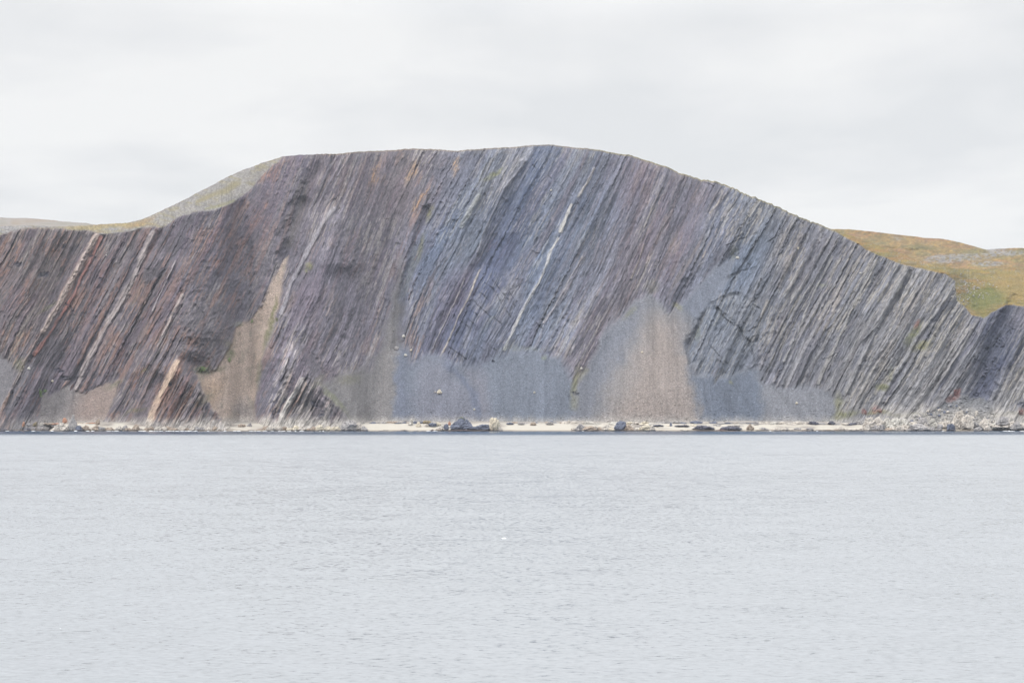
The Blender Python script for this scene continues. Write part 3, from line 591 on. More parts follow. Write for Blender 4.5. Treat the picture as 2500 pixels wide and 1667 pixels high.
def col_right(x, y):
    c = np.ones(x.shape+(3,))*np.array((180,146,86))
    n = fbm(x/50, y/9, 401, 3); n2 = fbm(x/16, y/4, 402, 3); n3 = fbm(x/5, y/2.5, 403, 2)
    c = bmix(c, sm(0, .5, n)*.7, (180,132,92)); c = bmix(c, sm(0, .5, -n)*.7, (134,130,78)); c = bmix(c, sm(.1, .5, n2)*.5, (182,156,102))
    c = bmix(c, sm(0, .5, -n2)*sm(560*S, 600*S, y)*.5, (146,142,92))
    b = np.exp(-(((x/S-2165)/45)**2+((y/S-596)/9)**2))+np.exp(-(((x/S-2225)/60)**2+((y/S-590)/7)**2))+np.exp(-(((x/S-2310)/50)**2+((y/S-580)/8)**2))+.5*np.exp(-(((x/S-2060)/30)**2+((y/S-548)/10)**2))+np.exp(-(((x/S-2270)/40)**2+((y/S-606)/6)**2))
    b = np.clip(b, 0, 1)
    c = bmix(c, sm(-.35, .05, n3+.3*n2)*sm(.25, .6, b)*.85, (164,164,170)); c = c*(1+.22*fbm(x/9, y/3.5, 406, 3))[..., None]; c = bmix(c, sm(.28, .5, n3)*.35, (180,172,160)); c = bmix(c, sm(.15, .45, -n3)*.5, (120,112,78)); c = c*(1+.12*fbm(x/3, y/2, 405, 2))[..., None]
    return c
def col_left(x, y):
    c = np.ones(x.shape+(3,))*np.array((190,182,174)); n = fbm(x/40, y/6, 411, 3)
    c = bmix(c, sm(0, .5, n)*.6, (186,166,146)); c = bmix(c, sm(0, .5, -n)*.5, (170,166,150)); return c
def col_far(x, y):
    c = np.ones(x.shape+(3,))*np.array((186,184,182)); return bmix(c, sm(0, .5, fbm(x/20, y/5, 421, 3))*.5, (176,164,140))
hill('hills', 1850*1.0, 2800, [(1700,560),(1840,540),(1880,528),(1910,526),(1950,527),(1990,531),(2040,536),(2080,541),(2130,547),(2160,548),(2200,556),(2240,567),(2262,573),(2300,583),(2400,600),(2700,640)], 700, 1780, 2350, col_right, 500)
hill('hills', 2250, 2900, [(2100,640),(2240,585),(2270,577),(2300,572),(2330,569),(2360,571),(2450,566),(2700,560)], 690, 1720, 2100, col_right, 520, 500, 70)
hill('hills', 2300, 2900, [(2170,600),(2250,574),(2290,571),(2330,571),(2400,575),(2700,590)], 690, 2900, 3300, col_far, 540, 300, 40)
hill('hills', -500, 420, [(-400,498),(-100,499),(0,500),(60,501),(100,504),(150,509),(200,513),(260,522),(300,540),(420,560)], 600, 1900, 2500, col_left, 560, 600, 60)

# ------------------------------------------------------------------ water
def water_mat():
    m, N, L, b = new_mat('sea_water')
    tc = N.new('ShaderNodeTexCoord'); sep = N.new('ShaderNodeSeparateXYZ'); L.new(tc.outputs['Object'], sep.inputs[0])
    def nz(scale, det, sx=1, sy=1, rot=0, w=0):
        mp = N.new('ShaderNodeMapping'); L.new(tc.outputs['Object'], mp.inputs[0])
        mp.inputs['Scale'].default_value = (sx, sy, 1); mp.inputs['Rotation'].default_value = (0, 0, rot); mp.inputs['Location'].default_value = (w, w*2, 0)
        n = N.new('ShaderNodeTexNoise'); L.new(mp.outputs[0], n.inputs['Vector']); n.inputs['Scale'].default_value = scale; n.inputs['Detail'].default_value = det; n.inputs['Roughness'].default_value = .6
        return n
    a = nz(2.1, 4, .5, 1, .12, 3); c = nz(.16, 2, .6, 1, -.2, 9); g = nz(.012, 3, .5, 1, .1, 5)
    sa = N.new('ShaderNodeSeparateXYZ'); L.new(a.outputs['Color'], sa.inputs[0])
    sc = N.new('ShaderNodeSeparateXYZ'); L.new(c.outputs['Color'], sc.inputs[0])
    def M(op, p, q=None): return mth(N, L, op, p, q)
    # ripples die out in the lee of the land
    lee = N.new('ShaderNodeMapRange'); L.new(sep.outputs[1], lee.inputs['Value'])
    lee.inputs['From Min'].default_value = 1120; lee.inputs['From Max'].default_value = 1290; lee.inputs['To Min'].default_value = 1; lee.inputs['To Max'].default_value = .2; lee.interpolation_type = 'SMOOTHSTEP'
    gust = M('ADD', .7, M('MULTIPLY', g.outputs[0], .6))
    far = N.new('ShaderNodeMapRange'); L.new(sep.outputs[1], far.inputs['Value']); far.inputs['From Min'].default_value = 350; far.inputs['From Max'].default_value = 1000; far.inputs['To Min'].default_value = 1; far.inputs['To Max'].default_value = 2.0
    k = M('MULTIPLY', M('MULTIPLY', lee.outputs[0], gust), far.outputs[0])
    def slope(i):
        s = M('ADD', M('MULTIPLY', M('SUBTRACT', sa.outputs[i], .5), WAVE_A), M('MULTIPLY', M('SUBTRACT', sc.outputs[i], .5), WAVE_B))
        return M('MULTIPLY', s, k)
    # here and there a wavelet stands up toward the ship and shows the dark water inside it
    fdn = N.new('ShaderNodeMapRange'); L.new(sep.outputs[1], fdn.inputs['Value']); fdn.inputs['From Min'].default_value = 110; fdn.inputs['From Max'].default_value = 700; fdn.inputs['To Min'].default_value = 1.5; fdn.inputs['To Max'].default_value = .4
    fd = fdn.outputs[0]
    fl = nz(.85, 3, .42, 1.3, .1, 21); fl2 = nz(.35, 2, .4, 1.2, -.15, 31)
    def cut(v, lo, hi):
        r = N.new('ShaderNodeMapRange'); r.interpolation_type = 'SMOOTHSTEP'; L.new(v, r.inputs['Value']); r.inputs['From Min'].default_value = lo; r.inputs['From Max'].default_value = hi; return r.outputs[0]
    steep = M('MULTIPLY', M('MULTIPLY', cut(fl.outputs[0], .575, .68), cut(fl2.outputs[0], .40, .66)), fd)
    cb = N.new('ShaderNodeCombineXYZ'); L.new(slope(0), cb.inputs[0]); L.new(M('SUBTRACT', M('SUBTRACT', slope(1), M('MULTIPLY', k, WAVE_BIAS)), M('MULTIPLY', steep, k)), cb.inputs[1]); cb.inputs[2].default_value = 1
    nm = N.new('ShaderNodeVectorMath'); nm.operation = 'NORMALIZE'; L.new(cb.outputs[0], nm.inputs[0])
    L.new(nm.outputs[0], b.inputs['Normal'])
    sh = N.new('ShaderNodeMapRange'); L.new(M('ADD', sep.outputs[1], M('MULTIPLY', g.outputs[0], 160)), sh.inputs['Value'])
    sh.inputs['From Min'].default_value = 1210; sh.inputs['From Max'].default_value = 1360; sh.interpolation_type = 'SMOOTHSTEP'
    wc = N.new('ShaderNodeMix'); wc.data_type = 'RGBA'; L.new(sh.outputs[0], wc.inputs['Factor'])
    wc.inputs['A'].default_value = (.186, .200, .217, 1); wc.inputs['B'].default_value = (.02, .055, .105, 1)  # dark blue toward the shore paints in the cliff's reflection
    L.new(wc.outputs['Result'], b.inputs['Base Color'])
    b.inputs['Roughness'].default_value = .16; b.inputs['IOR'].default_value = 1.75
    return m
WAVE_A, WAVE_B, WAVE_BIAS = .75, .15, .13
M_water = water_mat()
# near water is a real wave surface, finer toward the ship
wy_ = np.concatenate([np.linspace(60, 105, 8)[:-1], 105*(1425/105)**np.linspace(0, 1, 620)])
wu = np.linspace(-.52, .52, 900)
WD = np.broadcast_to(wy_[:, None], (len(wy_), 900)); WXX = wu[None, :]*(WD+30)
WZ = np.zeros_like(WD)
for (lam, am, ang, sd_) in [(16, .16, .3, 1), (8.5, .10, -.35, 2), (4.6, .07, .15, 3), (2.6, .045, -.1, 4)]:
    c_, s_ = math.cos(ang), math.sin(ang)
    u = WXX*c_+WD*s_; v = -WXX*s_+WD*c_
    f = sm(0, 1, 1.6 - WD*WD*K*2.4/22/lam)
    WZ = WZ + am*f*(1-np.abs(vn(u/(lam*1.3), v/lam*1.6, 600+sd_))*1.6)
WZ = WZ*sm(1380, 1200, WD)
edge_w = np.maximum(sm(.46, .52, np.abs(wu))[None, :]*np.ones_like(WD), sm(72, 60, WD))
WZ = WZ*(1-edge_w) - .346*edge_w
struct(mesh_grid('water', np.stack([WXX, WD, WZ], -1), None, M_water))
# the rest of the sea, just under the wave sheet's edges
def sea_ring():
    e = []
    X0, X1 = -5000, 5000
    def quad(a, b, c, d): return [(a, c, -.35), (b, c, -.35), (b, d, -.35), (a, d, -.35)]
    vs = []; fs = []
    for q in (quad(X0, X1, -3000, 7000),):
        fs.append([len(vs)+i for i in range(4)]); vs += q
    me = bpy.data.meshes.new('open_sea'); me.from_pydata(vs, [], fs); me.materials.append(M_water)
    o = bpy.data.objects.new('water', me); COL.objects.link(o); return struct(o)
sea_ring()

# ------------------------------------------------------------------ loose rocks, boulders and stacks
def ico(sub):
    bm = bmesh.new(); bmesh.ops.create_icosphere(bm, subdivisions=sub, radius=1)
    v = np.array([p.co[:] for p in bm.verts]); f = [[q.index for q in p.verts] for p in bm.faces]; bm.free(); return v, f
ICO = {k: ico(k) for k in (1, 2, 3, 4, 5)}
def rock_mat(name, c1, c2, tide=(96,86,78), top=None):
    m, N, L, b = new_mat(name)
    tc = N.new('ShaderNodeTexCoord'); geo = N.new('ShaderNodeNewGeometry')
    n = N.new('ShaderNodeTexNoise'); n.inputs['Scale'].default_value = .55; n.inputs['Detail'].default_value = 6; n.inputs['Roughness'].default_value = .7
    mp = N.new('ShaderNodeMapping'); mp.inputs['Rotation'].default_value = (0, math.radians(28), 0); mp.inputs['Scale'].default_value = (2.4, 1, .55)
    L.new(geo.outputs['Position'], mp.inputs[0]); L.new(mp.outputs[0], n.inputs['Vector'])
    r = N.new('ShaderNodeValToRGB'); L.new(n.outputs[0], r.inputs[0])
    r.color_ramp.elements[0].position = .36; r.color_ramp.elements[0].color = (*lin(c2)*.75, 1)
    r.color_ramp.elements[1].position = .56; r.color_ramp.elements[1].color = (*lin(c1)*.75, 1)
    sp = N.new('ShaderNodeSeparateXYZ'); L.new(geo.outputs['Position'], sp.inputs[0])
    t = N.new('ShaderNodeMapRange'); L.new(mth(N, L, 'ADD', sp.outputs[2], mth(N, L, 'MULTIPLY', n.outputs[0], -1.2)), t.inputs['Value'])
    t.inputs['From Min'].default_value = .1; t.inputs['From Max'].default_value = .8; t.inputs['To Min'].default_value = .9; t.inputs['To Max'].default_value = 0
    mx = N.new('ShaderNodeMix'); mx.data_type = 'RGBA'; L.new(t.outputs[0], mx.inputs['Factor']); L.new(r.outputs[0], mx.inputs['A']); mx.inputs['B'].default_value = (*lin(tide)*.8, 1)
    L.new(mx.outputs['Result'], b.inputs['Base Color']); b.inputs['Roughness'].default_value = .85
    bp = N.new('ShaderNodeBump'); bp.inputs['Strength'].default_value = .9; bp.inputs['Distance'].default_value = .7; L.new(n.outputs[0], bp.inputs['Height']); L.new(bp.outputs[0], b.inputs['Normal'])
    return m
RM = {'pale': rock_mat('pale_shore_rock', (214,206,196), (150,142,138)), 'grey': rock_mat('grey_shore_rock', (176,172,170), (118,114,120)),
      'dark': rock_mat('dark_shore_rock', (98,98,112), (62,64,80)), 'blue': rock_mat('slate_rock', (112,118,136), (74,80,100)),
      'brown': rock_mat('brown_shore_rock', (184,168,152), (128,114,106)), 'orange': rock_mat('rusty_rock', (196,146,118), (136,100,86)),
      'cream': rock_mat('cream_rock', (226,216,196), (170,160,146)), 'red': rock_mat('red_tide_rock', (132,104,104), (78,66,74)),
      'ochre': rock_mat('ochre_rock', (156,140,104), (96,90,90)), 'white': rock_mat('white_rock', (212,208,200), (158,154,150))}
def rock_mesh(name, w, h, dep, sub=3, seed=0, taper=.45, lean=0., jag=.22, strata=.10, flat=0.):
    v, f = ICO[sub]; v = v.copy(); s0 = seed*13.7
    # squarish, faceted body
    v = np.sign(v)*np.abs(v)**.85
    zz = (v[:, 2]+1)/2
    r = 1 - taper*zz**1.2
    v[:, 0] *= r; v[:, 1] *= r
    n1 = vn3(v[:, 0]*1.5+s0, v[:, 1]*1.5, v[:, 2]*1.5+s0, seed); n2 = vn3(v[:, 0]*3.7+s0, v[:, 1]*3.7, v[:, 2]*3.7, seed+9)
    n3 = vn3(v[:, 0]*9, v[:, 1]*9+s0, v[:, 2]*9, seed+19)
    k = 1 + jag*(1.3*n1 + 1.1*(.5-np.abs(n2)*1.6) + .6*(.4-np.abs(n3)))
    k = k*(1-.35*jag*np.floor(2.5*vn3(v[:, 0]*2.2-v[:, 2]*1.1+s0, v[:, 1]*2, v[:, 2]*.8, seed+29)))
    bed = np.abs(((v[:, 0]-.5*v[:, 2])*4+.8*n1) % 1 - .5)*2
    k = k*(1-strata*bed)
    v = v*k[:, None]
    v[:, 2] += jag*.5*n2*np.clip(v[:, 2], 0, 1)
    if flat: v[:, 2] = np.minimum(v[:, 2], 1-flat)
    v[:, 2] = v[:, 2]-v[:, 2].min(); v[:, 2] /= v[:, 2].max()
    v[:, 0] += lean*v[:, 2]
    v[:, 0] *= w/(v[:, 0].max()-v[:, 0].min()); v[:, 1] *= dep/2; v[:, 2] *= h
    v[:, 0] -= (v[:, 0].max()+v[:, 0].min())/2
    me = bpy.data.meshes.new(name); me.from_pydata(v.tolist(), [], f)
    return me
def put(name, me, mat, loc, label, cat, group=None, parent=None):
    if mat: me.materials.append(mat)
    o = bpy.data.objects.new(name, me); COL.objects.link(o); o.location = loc
    if parent: o.parent = parent
    elif label: tag(o, label, cat, group)
    return o
def shore(x, yb, w, h, mat, label, d=1394, name='shore_rock', cat='rock', group=None, sub=4, sunk=.18, **kw):
    """x centre, yb foot row, w/h size in photograph pixels, d metres out"""
    m_ = K*d; W = w*m_; Hh = h*m_
    z = CAM_H + (HZ-yb)*K*d
    me = rock_mesh(name, W, Hh*(1+sunk), max(W*.7, Hh*.6), sub=sub, seed=int(x)*3+int(yb), **kw)
    return put(name, me, RM[mat], ((x-1250)*m_, d, z-Hh*sunk), label, cat, group)
def on_beach(yb):
    """distance at which a row meets the beach"""
    for d in np.arange(1388, 1470, .5):
        t = d-1392; z = t*.2 if t < 28 else 5.6+(t-28)*.13
        if CAM_H+(HZ-yb)*K*d <= z: return d
    return 1440
R_ = random.Random(11)
sh_ = lambda x, y, w, h, m, l, **k: shore(x, y, w, h, m, l, d=on_beach(y), **k)
# the singled-out rocks, from left to right
sh_(8, 1053, 22, 6, 'dark', 'low dark flat rock lying in the surf at the left end of the white beach', taper=.1)
sh_(29, 1055, 7, 8, 'dark', 'small dark pointed rock at the waterline of the left beach', taper=.7)
sh_(66, 1051, 20, 6, 'dark', 'dark low wedge-shaped rock lying on the sand of the left beach', taper=.4, lean=.3)
sh_(88, 1046, 3.5, 6, 'brown', 'tiny upright brown stone standing alone on the left beach', taper=.3, sub=3)
sh_(57, 1040, 8, 11, 'orange', 'small bright orange rock under the dark cliff foot by the left beach', lean=.5, sub=3)
sh_(70, 1039, 12, 7, 'grey', 'pale grey block just right of the small orange rock', sub=3)
sh_(86, 1040, 13, 11, 'ochre', 'leaning ochre-grey slab at the back of the left beach', lean=.6)
sh_(102, 1039, 12, 8, 'pale', 'pale rock beside the leaning ochre slab at the back of the beach', lean=.3)
sh_(150, 1055, 46, 24, 'pale', 'rounded pale rock with a dark tide line joined to the pointed sea stack', name='sea_stack', cat='sea stack', taper=.55)
shore(178, 1056, 24, 45, 'grey', 'tall pointed grey sea stack beside the left beach', d=1391, name='sea_stack', cat='sea stack', taper=.78, lean=.12, jag=.16)
sh_(192, 1054, 22, 16, 'blue', 'dark bluish rock at the right foot of the pointed sea stack', taper=.6)
shore(158, 1031, 13, 12, 'orange', 'pinkish boulder resting on the slope behind the pointed sea stack', d=1432, taper=.3, sub=3)
shore(238, 1037, 12, 16, 'brown', 'leaning brown rock blade at the back of the beach right of the pointed stack', d=1420, lean=.9, taper=.5)
sh_(590, 1043, 20, 9, 'brown', 'flat brown rock at the mouth of the tan gully', taper=.2)
sh_(609, 1042, 14, 11, 'grey', 'grey boulder right of the flat brown rock below the tan gully', taper=.4)
shore(852, 1052, 40, 28, 'grey', 'broad craggy grey rock ending the second spur at the water', d=1392, taper=.6)
shore(876, 1050, 26, 20, 'pale', 'pale rounded rock between the craggy grey rock and the white beach', d=1394, taper=.55)
shore(889, 1054, 20, 15, 'grey', 'pointed grey rock at the left end of the central white beach', d=1391, taper=.75)
sh_(1003, 1038, 14, 16, 'white', 'whitish upright rock at the back of the central beach', taper=.5, jag=.4)
sh_(1022, 1041, 15, 12, 'cream', 'cream triangular boulder at the back of the central beach', taper=.7, lean=.2)
sh_(1042, 1034, 22, 8, 'ochre', 'ochre moss-topped rock behind the central beach', taper=.1)
sh_(1040, 1041, 12, 7, 'pale', 'small pale block in front of the ochre moss-topped rock', taper=.2, sub=3)
sh_(1056, 1041, 22, 10, 'blue', 'dark slate block right of the cream triangular boulder', taper=.25)
sh_(1071, 1039, 13, 9, 'cream', 'oblong cream boulder leaning against dark slate rocks', taper=.3, lean=-.5)
sh_(1080, 1045, 10, 8, 'white', 'white boulder on the beach left of the grass-topped rock mound', taper=.3, sub=3)
sh_(1089, 1050, 14, 16, 'blue', 'upright dark slate block left of the grass-topped rock mound', taper=.4)
sh_(1097, 1038, 8, 10, 'orange', 'small orange rock behind the dark slate blocks', taper=.3, sub=3)
sh_(1096, 1046, 7, 6, 'white', 'small white stone touching the foot of the grass-topped mound', taper=.5, sub=3)
sh_(1073, 1052, 24, 11, 'pale', 'pale speckled rock at the waterline left of the grass-topped mound', taper=.6)
mound = sh_(1128, 1051, 58, 33, 'blue', 'large dark slate rock mound with a grass tuft on its top', name='rock_mound', cat='rock', taper=.72, jag=.18, sub=5)
sh_(1178, 1050, 66, 15, 'blue', 'low dark rock mound between the grass-topped mound and the pale rounded stack', name='rock_mound', taper=.5, sub=5)
sh_(1208, 1053, 30, 35, 'cream', 'tall pale rounded sea stack with a lichen-stained top on the central beach', name='sea_stack', cat='sea stack', taper=.12, lean=-.25, jag=.16, sub=5)
sh_(1221, 1054, 16, 13, 'pale', 'small pale rock at the right foot of the rounded stack', taper=.6)
shore(1150, 1054, 130, 5, 'red', 'long low reddish tide ledge under the slate mounds', d=1389, taper=.1, sub=5)
sh_(1245, 1036, 20, 5, 'blue', 'low dark slab at the back of the beach right of the rounded stack', taper=.2)
sh_(1272, 1037, 18, 6, 'grey', 'second grey slab right of the rounded stack at the back of the beach', taper=.2)
sh_(1302, 1038, 16, 8, 'brown', 'brown-grey block at the back of the central beach', taper=.3)
sh_(1342, 1037, 20, 9, 'grey', 'grey boulder where the central beach meets the big stone fan', taper=.4)
sh_(1388, 1035, 10, 10, 'pale', 'small pointed pale rock at the right end of the central beach', taper=.6)
sh_(1438, 1053, 36, 14, 'brown', 'brown ledge rock at the waterline right of the central beach', taper=.5)
sh_(1515, 1050, 36, 24, 'blue', 'blue-grey slanting crag in the middle of the pale shore rocks', taper=.55, lean=.3)
sh_(1484, 1051, 26, 15, 'pale', 'pale rough rock left of the blue-grey slanting crag', taper=.5)
shore(1540, 1054, 70, 4, 'red', 'thin reddish tide ledge below the blue-grey crag', d=1389, taper=.1)
sh_(1638, 1040, 7, 9, 'blue', 'small dark upright rock on the sand below the tan fan', taper=.5, sub=3)
sh_(1606, 1040, 30, 4, 'dark', 'narrow dark slab lying on pale sand below the tan fan', taper=.2)
sh_(1665, 1041, 40, 4, 'dark', 'long thin dark slab left of the black flat rocks', taper=.2)
sh_(1718, 1048, 60, 9, 'dark', 'broad black flat rock lying on the pale sand', taper=.4, jag=.3)
sh_(1785, 1049, 56, 8, 'dark', 'flat black rock right of the broad black one', taper=.4, jag=.3)
shore(1735, 1054, 150, 4, 'red', 'long reddish brown tide ledge before the black flat rocks', d=1389, taper=.1, sub=5)
sh_(1832, 1050, 20, 16, 'brown', 'brown spiky rock right of the black flat rocks', taper=.6, jag=.35)
sh_(1846, 1038, 14, 10, 'grey', 'grey boulder behind the brown spiky rock', taper=.4)
sh_(2030, 1036, 20, 9, 'dark', 'dark boulder among pale rocks at the foot of the right cliff', taper=.3)
shore(2240, 1054, 60, 20, 'grey', 'dark-streaked rock hump at the water below the stony fan', d=1393, taper=.5)
shore(2322, 1053, 26, 20, 'blue', 'dark shaggy rock left of the small right-hand beach', d=1392, taper=.45, jag=.3)
shore(2360, 1046, 40, 34, 'pale', 'pale rock wall leaning at the foot of the right cliff', d=1400, taper=.4, lean=.4, sub=5)
shore(2388, 1054, 22, 13, 'grey', 'grey rounded rock at the left end of the small right-hand beach', d=1391, taper=.4)
shore(2412, 1053, 22, 14, 'pale', 'pale ridged rock touching the small right-hand beach', d=1392, taper=.4)
shore(2478, 1048, 26, 20, 'grey', 'slanted grey slab at the right end of the small beach', d=1400, lean=.6, taper=.4)
shore(2340, 1030, 30, 30, 'pale', 'tall pale slanting slabs above the dark shaggy rock', d=1408, taper=.3, lean=.5, strata=.25)
# rows of wave-washed rock that look alike
ORD = 'leftmost second third fourth fifth sixth seventh eighth ninth tenth eleventh twelfth thirteenth fourteenth fifteenth sixteenth seventeenth eighteenth nineteenth twentieth'.split()
def row(x0, x1, n, mats, lab0, grp, hmin, hmax, d=1392, wk=1.5, y=1054):
    for i in range(n):
        label = (ORD[i] + ' ' + lab0 + ('' if i == 0 else ', from the left')) if i < n-1 else 'rightmost ' + lab0
        label = ' '.join(label.split()[:16])
        x = x0+(x1-x0)*(i+.5)/n + R_.uniform(-3, 3); w = (x1-x0)/n*wk*R_.uniform(.8, 1.25)
        h = R_.uniform(hmin, hmax)
        shore(x, y+R_.uniform(-2, 1), w, h, R_.choice(mats), label, d=d+R_.uniform(-1.5, 4), group=grp, taper=R_.uniform(.35, .7), lean=R_.uniform(-.1, .5), jag=R_.uniform(.2, .34), sub=4)
row(200, 335, 10, ['brown','brown','pale','grey'], 'wave-washed brown rock in the row between the pointed stack and the first spur', 'rocks right of the pointed stack', 9, 17)
row(335, 560, 16, ['pale','brown','pale','grey'], 'pale wave-washed rock along the foot of the first spur', 'rocks along the first spur', 8, 15)
row(560, 670, 7, ['pale','brown'], 'low pale rock in the row before the tan gully beach', 'rocks before the tan gully', 3, 7)
row(640, 850, 14, ['pale','cream','cream','brown'], 'pale wave-washed rock along the foot of the second spur', 'rocks along the second spur', 8, 16)
row(20, 135, 7, ['pale','brown','grey'], 'low pale rock in the row on the left beach', 'low rocks on the left beach', 2, 5)
row(905, 1040, 9, ['pale','brown','cream'], 'flat pale rock at the waterline of the central beach', 'waterline rocks of the central beach', 2, 4)
row(1600, 1860, 14, ['pale','brown','cream','red'], 'flat brown rock at the waterline below the tan fan', 'waterline rocks below the tan fan', 2, 6)
row(1620, 1860, 12, ['pale','cream','white','grey'], 'pale boulder on the sand below the tan fan', 'boulders on the sand below the tan fan', 3, 8, d=1415, y=1043)
row(1040, 1085, 4, ['brown','red'], 'low brown rock at the waterline left of the slate mound', 'waterline rocks left of the slate mound', 3, 6)
row(1395, 1600, 14, ['pale','cream','pale','grey','brown'], 'pale craggy rock in the row below the big stone fan', 'rocks below the big stone fan', 8, 20)
row(1370, 1600, 12, ['cream','white','pale'], 'pale boulder at the back of the shore below the big stone fan', 'back row below the big stone fan', 6, 12, d=1424, y=1040)
row(1860, 2110, 16, ['pale','brown','grey','pale'], 'pale brown rock in the long low row at the right shore', 'rocks on the right shore', 5, 12)
row(1860, 2130, 14, ['white','pale','grey','dark'], 'pale boulder strewn at the back of the right shore', 'back row on the right shore', 5, 11, d=1424, y=1038)
row(2110, 2300, 12, ['pale','grey','pale','brown'], 'pale craggy rock at the foot of the far right cliff', 'rocks under the far right cliff', 10, 22, d=1394)
row(2110, 2500, 18, ['pale','white','pale','grey'], 'pale slab leaning against the foot of the right cliff', 'slabs against the right cliff', 14, 30, d=1404, y=1046)
row(2425, 2520, 5, ['pale','grey'], 'low pale rock beside the small right-hand beach', 'rocks by the small beach', 5, 9, d=1404, y=1044)
row(905, 1040, 11, ['brown','grey','blue'], 'small boulder at the back edge of the central beach', 'boulders behind the central beach', 3, 7, d=1431, y=1036)
row(1225, 1390, 13, ['brown','grey','blue','pale'], 'small boulder at the back edge of the beach right of the rounded stack', 'boulders behind the right part of the beach', 3, 8, d=1431, y=1036)
row(1600, 1860, 14, ['grey','pale','blue'], 'small boulder at the foot of the blue-grey stone slope', 'boulders below the blue-grey slope', 3, 7, d=1431, y=1035)
row(100, 235, 8, ['orange','brown','pale'], 'small rusty boulder at the foot of the left stone slope', 'boulders below the left stone slope', 3, 6, d=1431, y=1036)

# boulders lying on the slopes
def boulder(x, y, w, mat, label, group=None, name='boulder', k=.7, sub=3):
    p = surf(x, y); W = w*K*p.y
    me = rock_mesh(name, W, W*k*1.3, W*.9, sub=sub, seed=int(x*7+y), taper=.35, jag=.22)
    return put(name, me, RM[mat], (p.x, p.y-.3*W, p.z-.35*W), label, 'boulder', group)
for x, y, w, m_, l in [(1073,958,13,'cream','large lone cream boulder on the grey stone fan'),(1158,1000,6,'white','small white boulder low on the fan above the slate mound'),
    (985,822,9,'white','pale boulder at the top of the narrow blue-grey chute'),(968,852,11,'grey','flat grey boulder in the narrow blue-grey chute'),(990,868,8,'white','pale boulder below the flat grey one in the chute'),
    (1004,855,6,'cream','small cream boulder right of the chute'),(1062,958,6,'grey','small grey stone left of the large lone cream boulder'),(1800,631,9,'white','whitish boulder above the curved dark crack'),
    (1947,607,8,'cream','cream boulder stuck high on the right cliff'),(2100,668,5,'white','small white stone below the crest of the right cliff'),(260,624,4,'white','small white stone on the dark upper left cliff'),
    (1305,958,6,'white','small pale stone on the blue-grey fan'),(1420,900,7,'white','pale stone on the left flank of the big fan'),(1568,860,6,'cream','small cream stone in the middle of the tan fan'),
    (1795,620,6,'blue','dark stone under the whitish boulder above the crack'),(72,900,8,'white','flat white stone on the left edge scree'),(128,931,7,'cream','upright cream block at the top of the left scree'),
    (1945,985,7,'cream','pale stone at the right end of the stone slope'),(1345,465,5,'white','white fleck of rock near the upper joint line')]:
    boulder(x, y, w, m_, l)
for i in range(46):
    x = R_.gauss(2370, 34); y = R_.gauss(706, 16)
    if x < 2325 or y > 760: continue
    boulder(x, y, R_.uniform(2, 4.5), R_.choice(['grey', 'pale', 'grey']), 'pale boulder in the cluster on the green slope above the right cliff', 'boulders on the green slope', sub=2)
for i in range(60):
    x = R_.uniform(2215, 2425); y = 1030-22*math.sin((x-2215)/210*math.pi)*R_.uniform(.1, 1.9)
    boulder(x, y, R_.uniform(3, 8), R_.choice(['grey', 'pale', 'grey', 'blue']), 'grey block in the coarse stone heap below the right cliff', 'blocks in the right stone heap', sub=2)

# loose stones over the screes: far too many to count
def stones():
    prob = scree.copy(); prob[Z0 < 6] = 0
    jj, ii = np.nonzero(prob > .6)
    n = 34000; pick = np.random.randint(0, len(jj), n); jj = jj[pick]; ii = ii[pick]
    c0 = P[jj, ii]; a0 = A[jj, ii]; c0 = c0 + np.random.uniform(-.3, .3, c0.shape)*np.array([1, 0, .0])
    sz = .22 + .28*np.random.rand(n)**2 + .9*np.random.rand(n)**12
    sz *= (1 + .6*scree7[jj, ii])*(1+.5*sm(40, 8, Z0[jj, ii]))
    oct_ = np.array([(1,0,0),(0,1,0),(-1,0,0),(0,-1,0),(0,0,1),(0,0,-1)], float)
    fc = np.array([(0,1,4),(1,2,4),(2,3,4),(3,0,4),(1,0,5),(2,1,5),(3,2,5),(0,3,5)])
    v = oct_[None]*(.7+.6*np.random.rand(n, 6, 1))
    th = np.random.rand(n)*6.28; c_, s_ = np.cos(th)[:, None], np.sin(th)[:, None]
    v = np.stack([v[..., 0]*c_-v[..., 2]*s_*.6+0*v[..., 1], v[..., 1], v[..., 0]*s_*.5+v[..., 2]*c_*.8+.1*v[..., 1]], -1)
    v = v*sz[:, None, None]*np.array([1.25, 1, .8]) + c0[:, None, :] + sz[:, None, None]*np.array([0, .10, -.18])
    f = (fc[None]+6*np.arange(n)[:, None, None]).reshape(-1, 3)
    br = np.where(np.random.rand(n) < .35, 1.75, 1.0+.35*np.random.rand(n))
    col = np.clip(np.repeat(a0*br[:, None], 6, 0)*np.array([1.0, 1.0, .99]), 0, .8)
    me = bpy.data.meshes.new('scree_stones')
    me.vertices.add(n*6); me.vertices.foreach_set('co', v.reshape(-1).astype(np.float32))
    me.loops.add(f.size); me.loops.foreach_set('vertex_index', f.reshape(-1).astype(np.int32))
    me.polygons.add(len(f)); me.polygons.foreach_set('loop_start', np.arange(0, f.size, 3, dtype=np.int32)); me.update(calc_edges=True)
    at = me.color_attributes.new('rock_colour', 'FLOAT_COLOR', 'POINT'); cc = np.ones((n*6, 4), np.float32); cc[:, :3] = col; at.data.foreach_set('color', cc.reshape(-1))
    me.materials.append(M_stone)
    o = bpy.data.objects.new('scree_stones', me); COL.objects.link(o); o['kind'] = 'stuff'
    return tag(o, 'loose grey and tan stones scattered over the scree fans below the cliff', 'stones')
M_stone = ground_mat('loose_stone', .3, .3, 2.0)
stones()

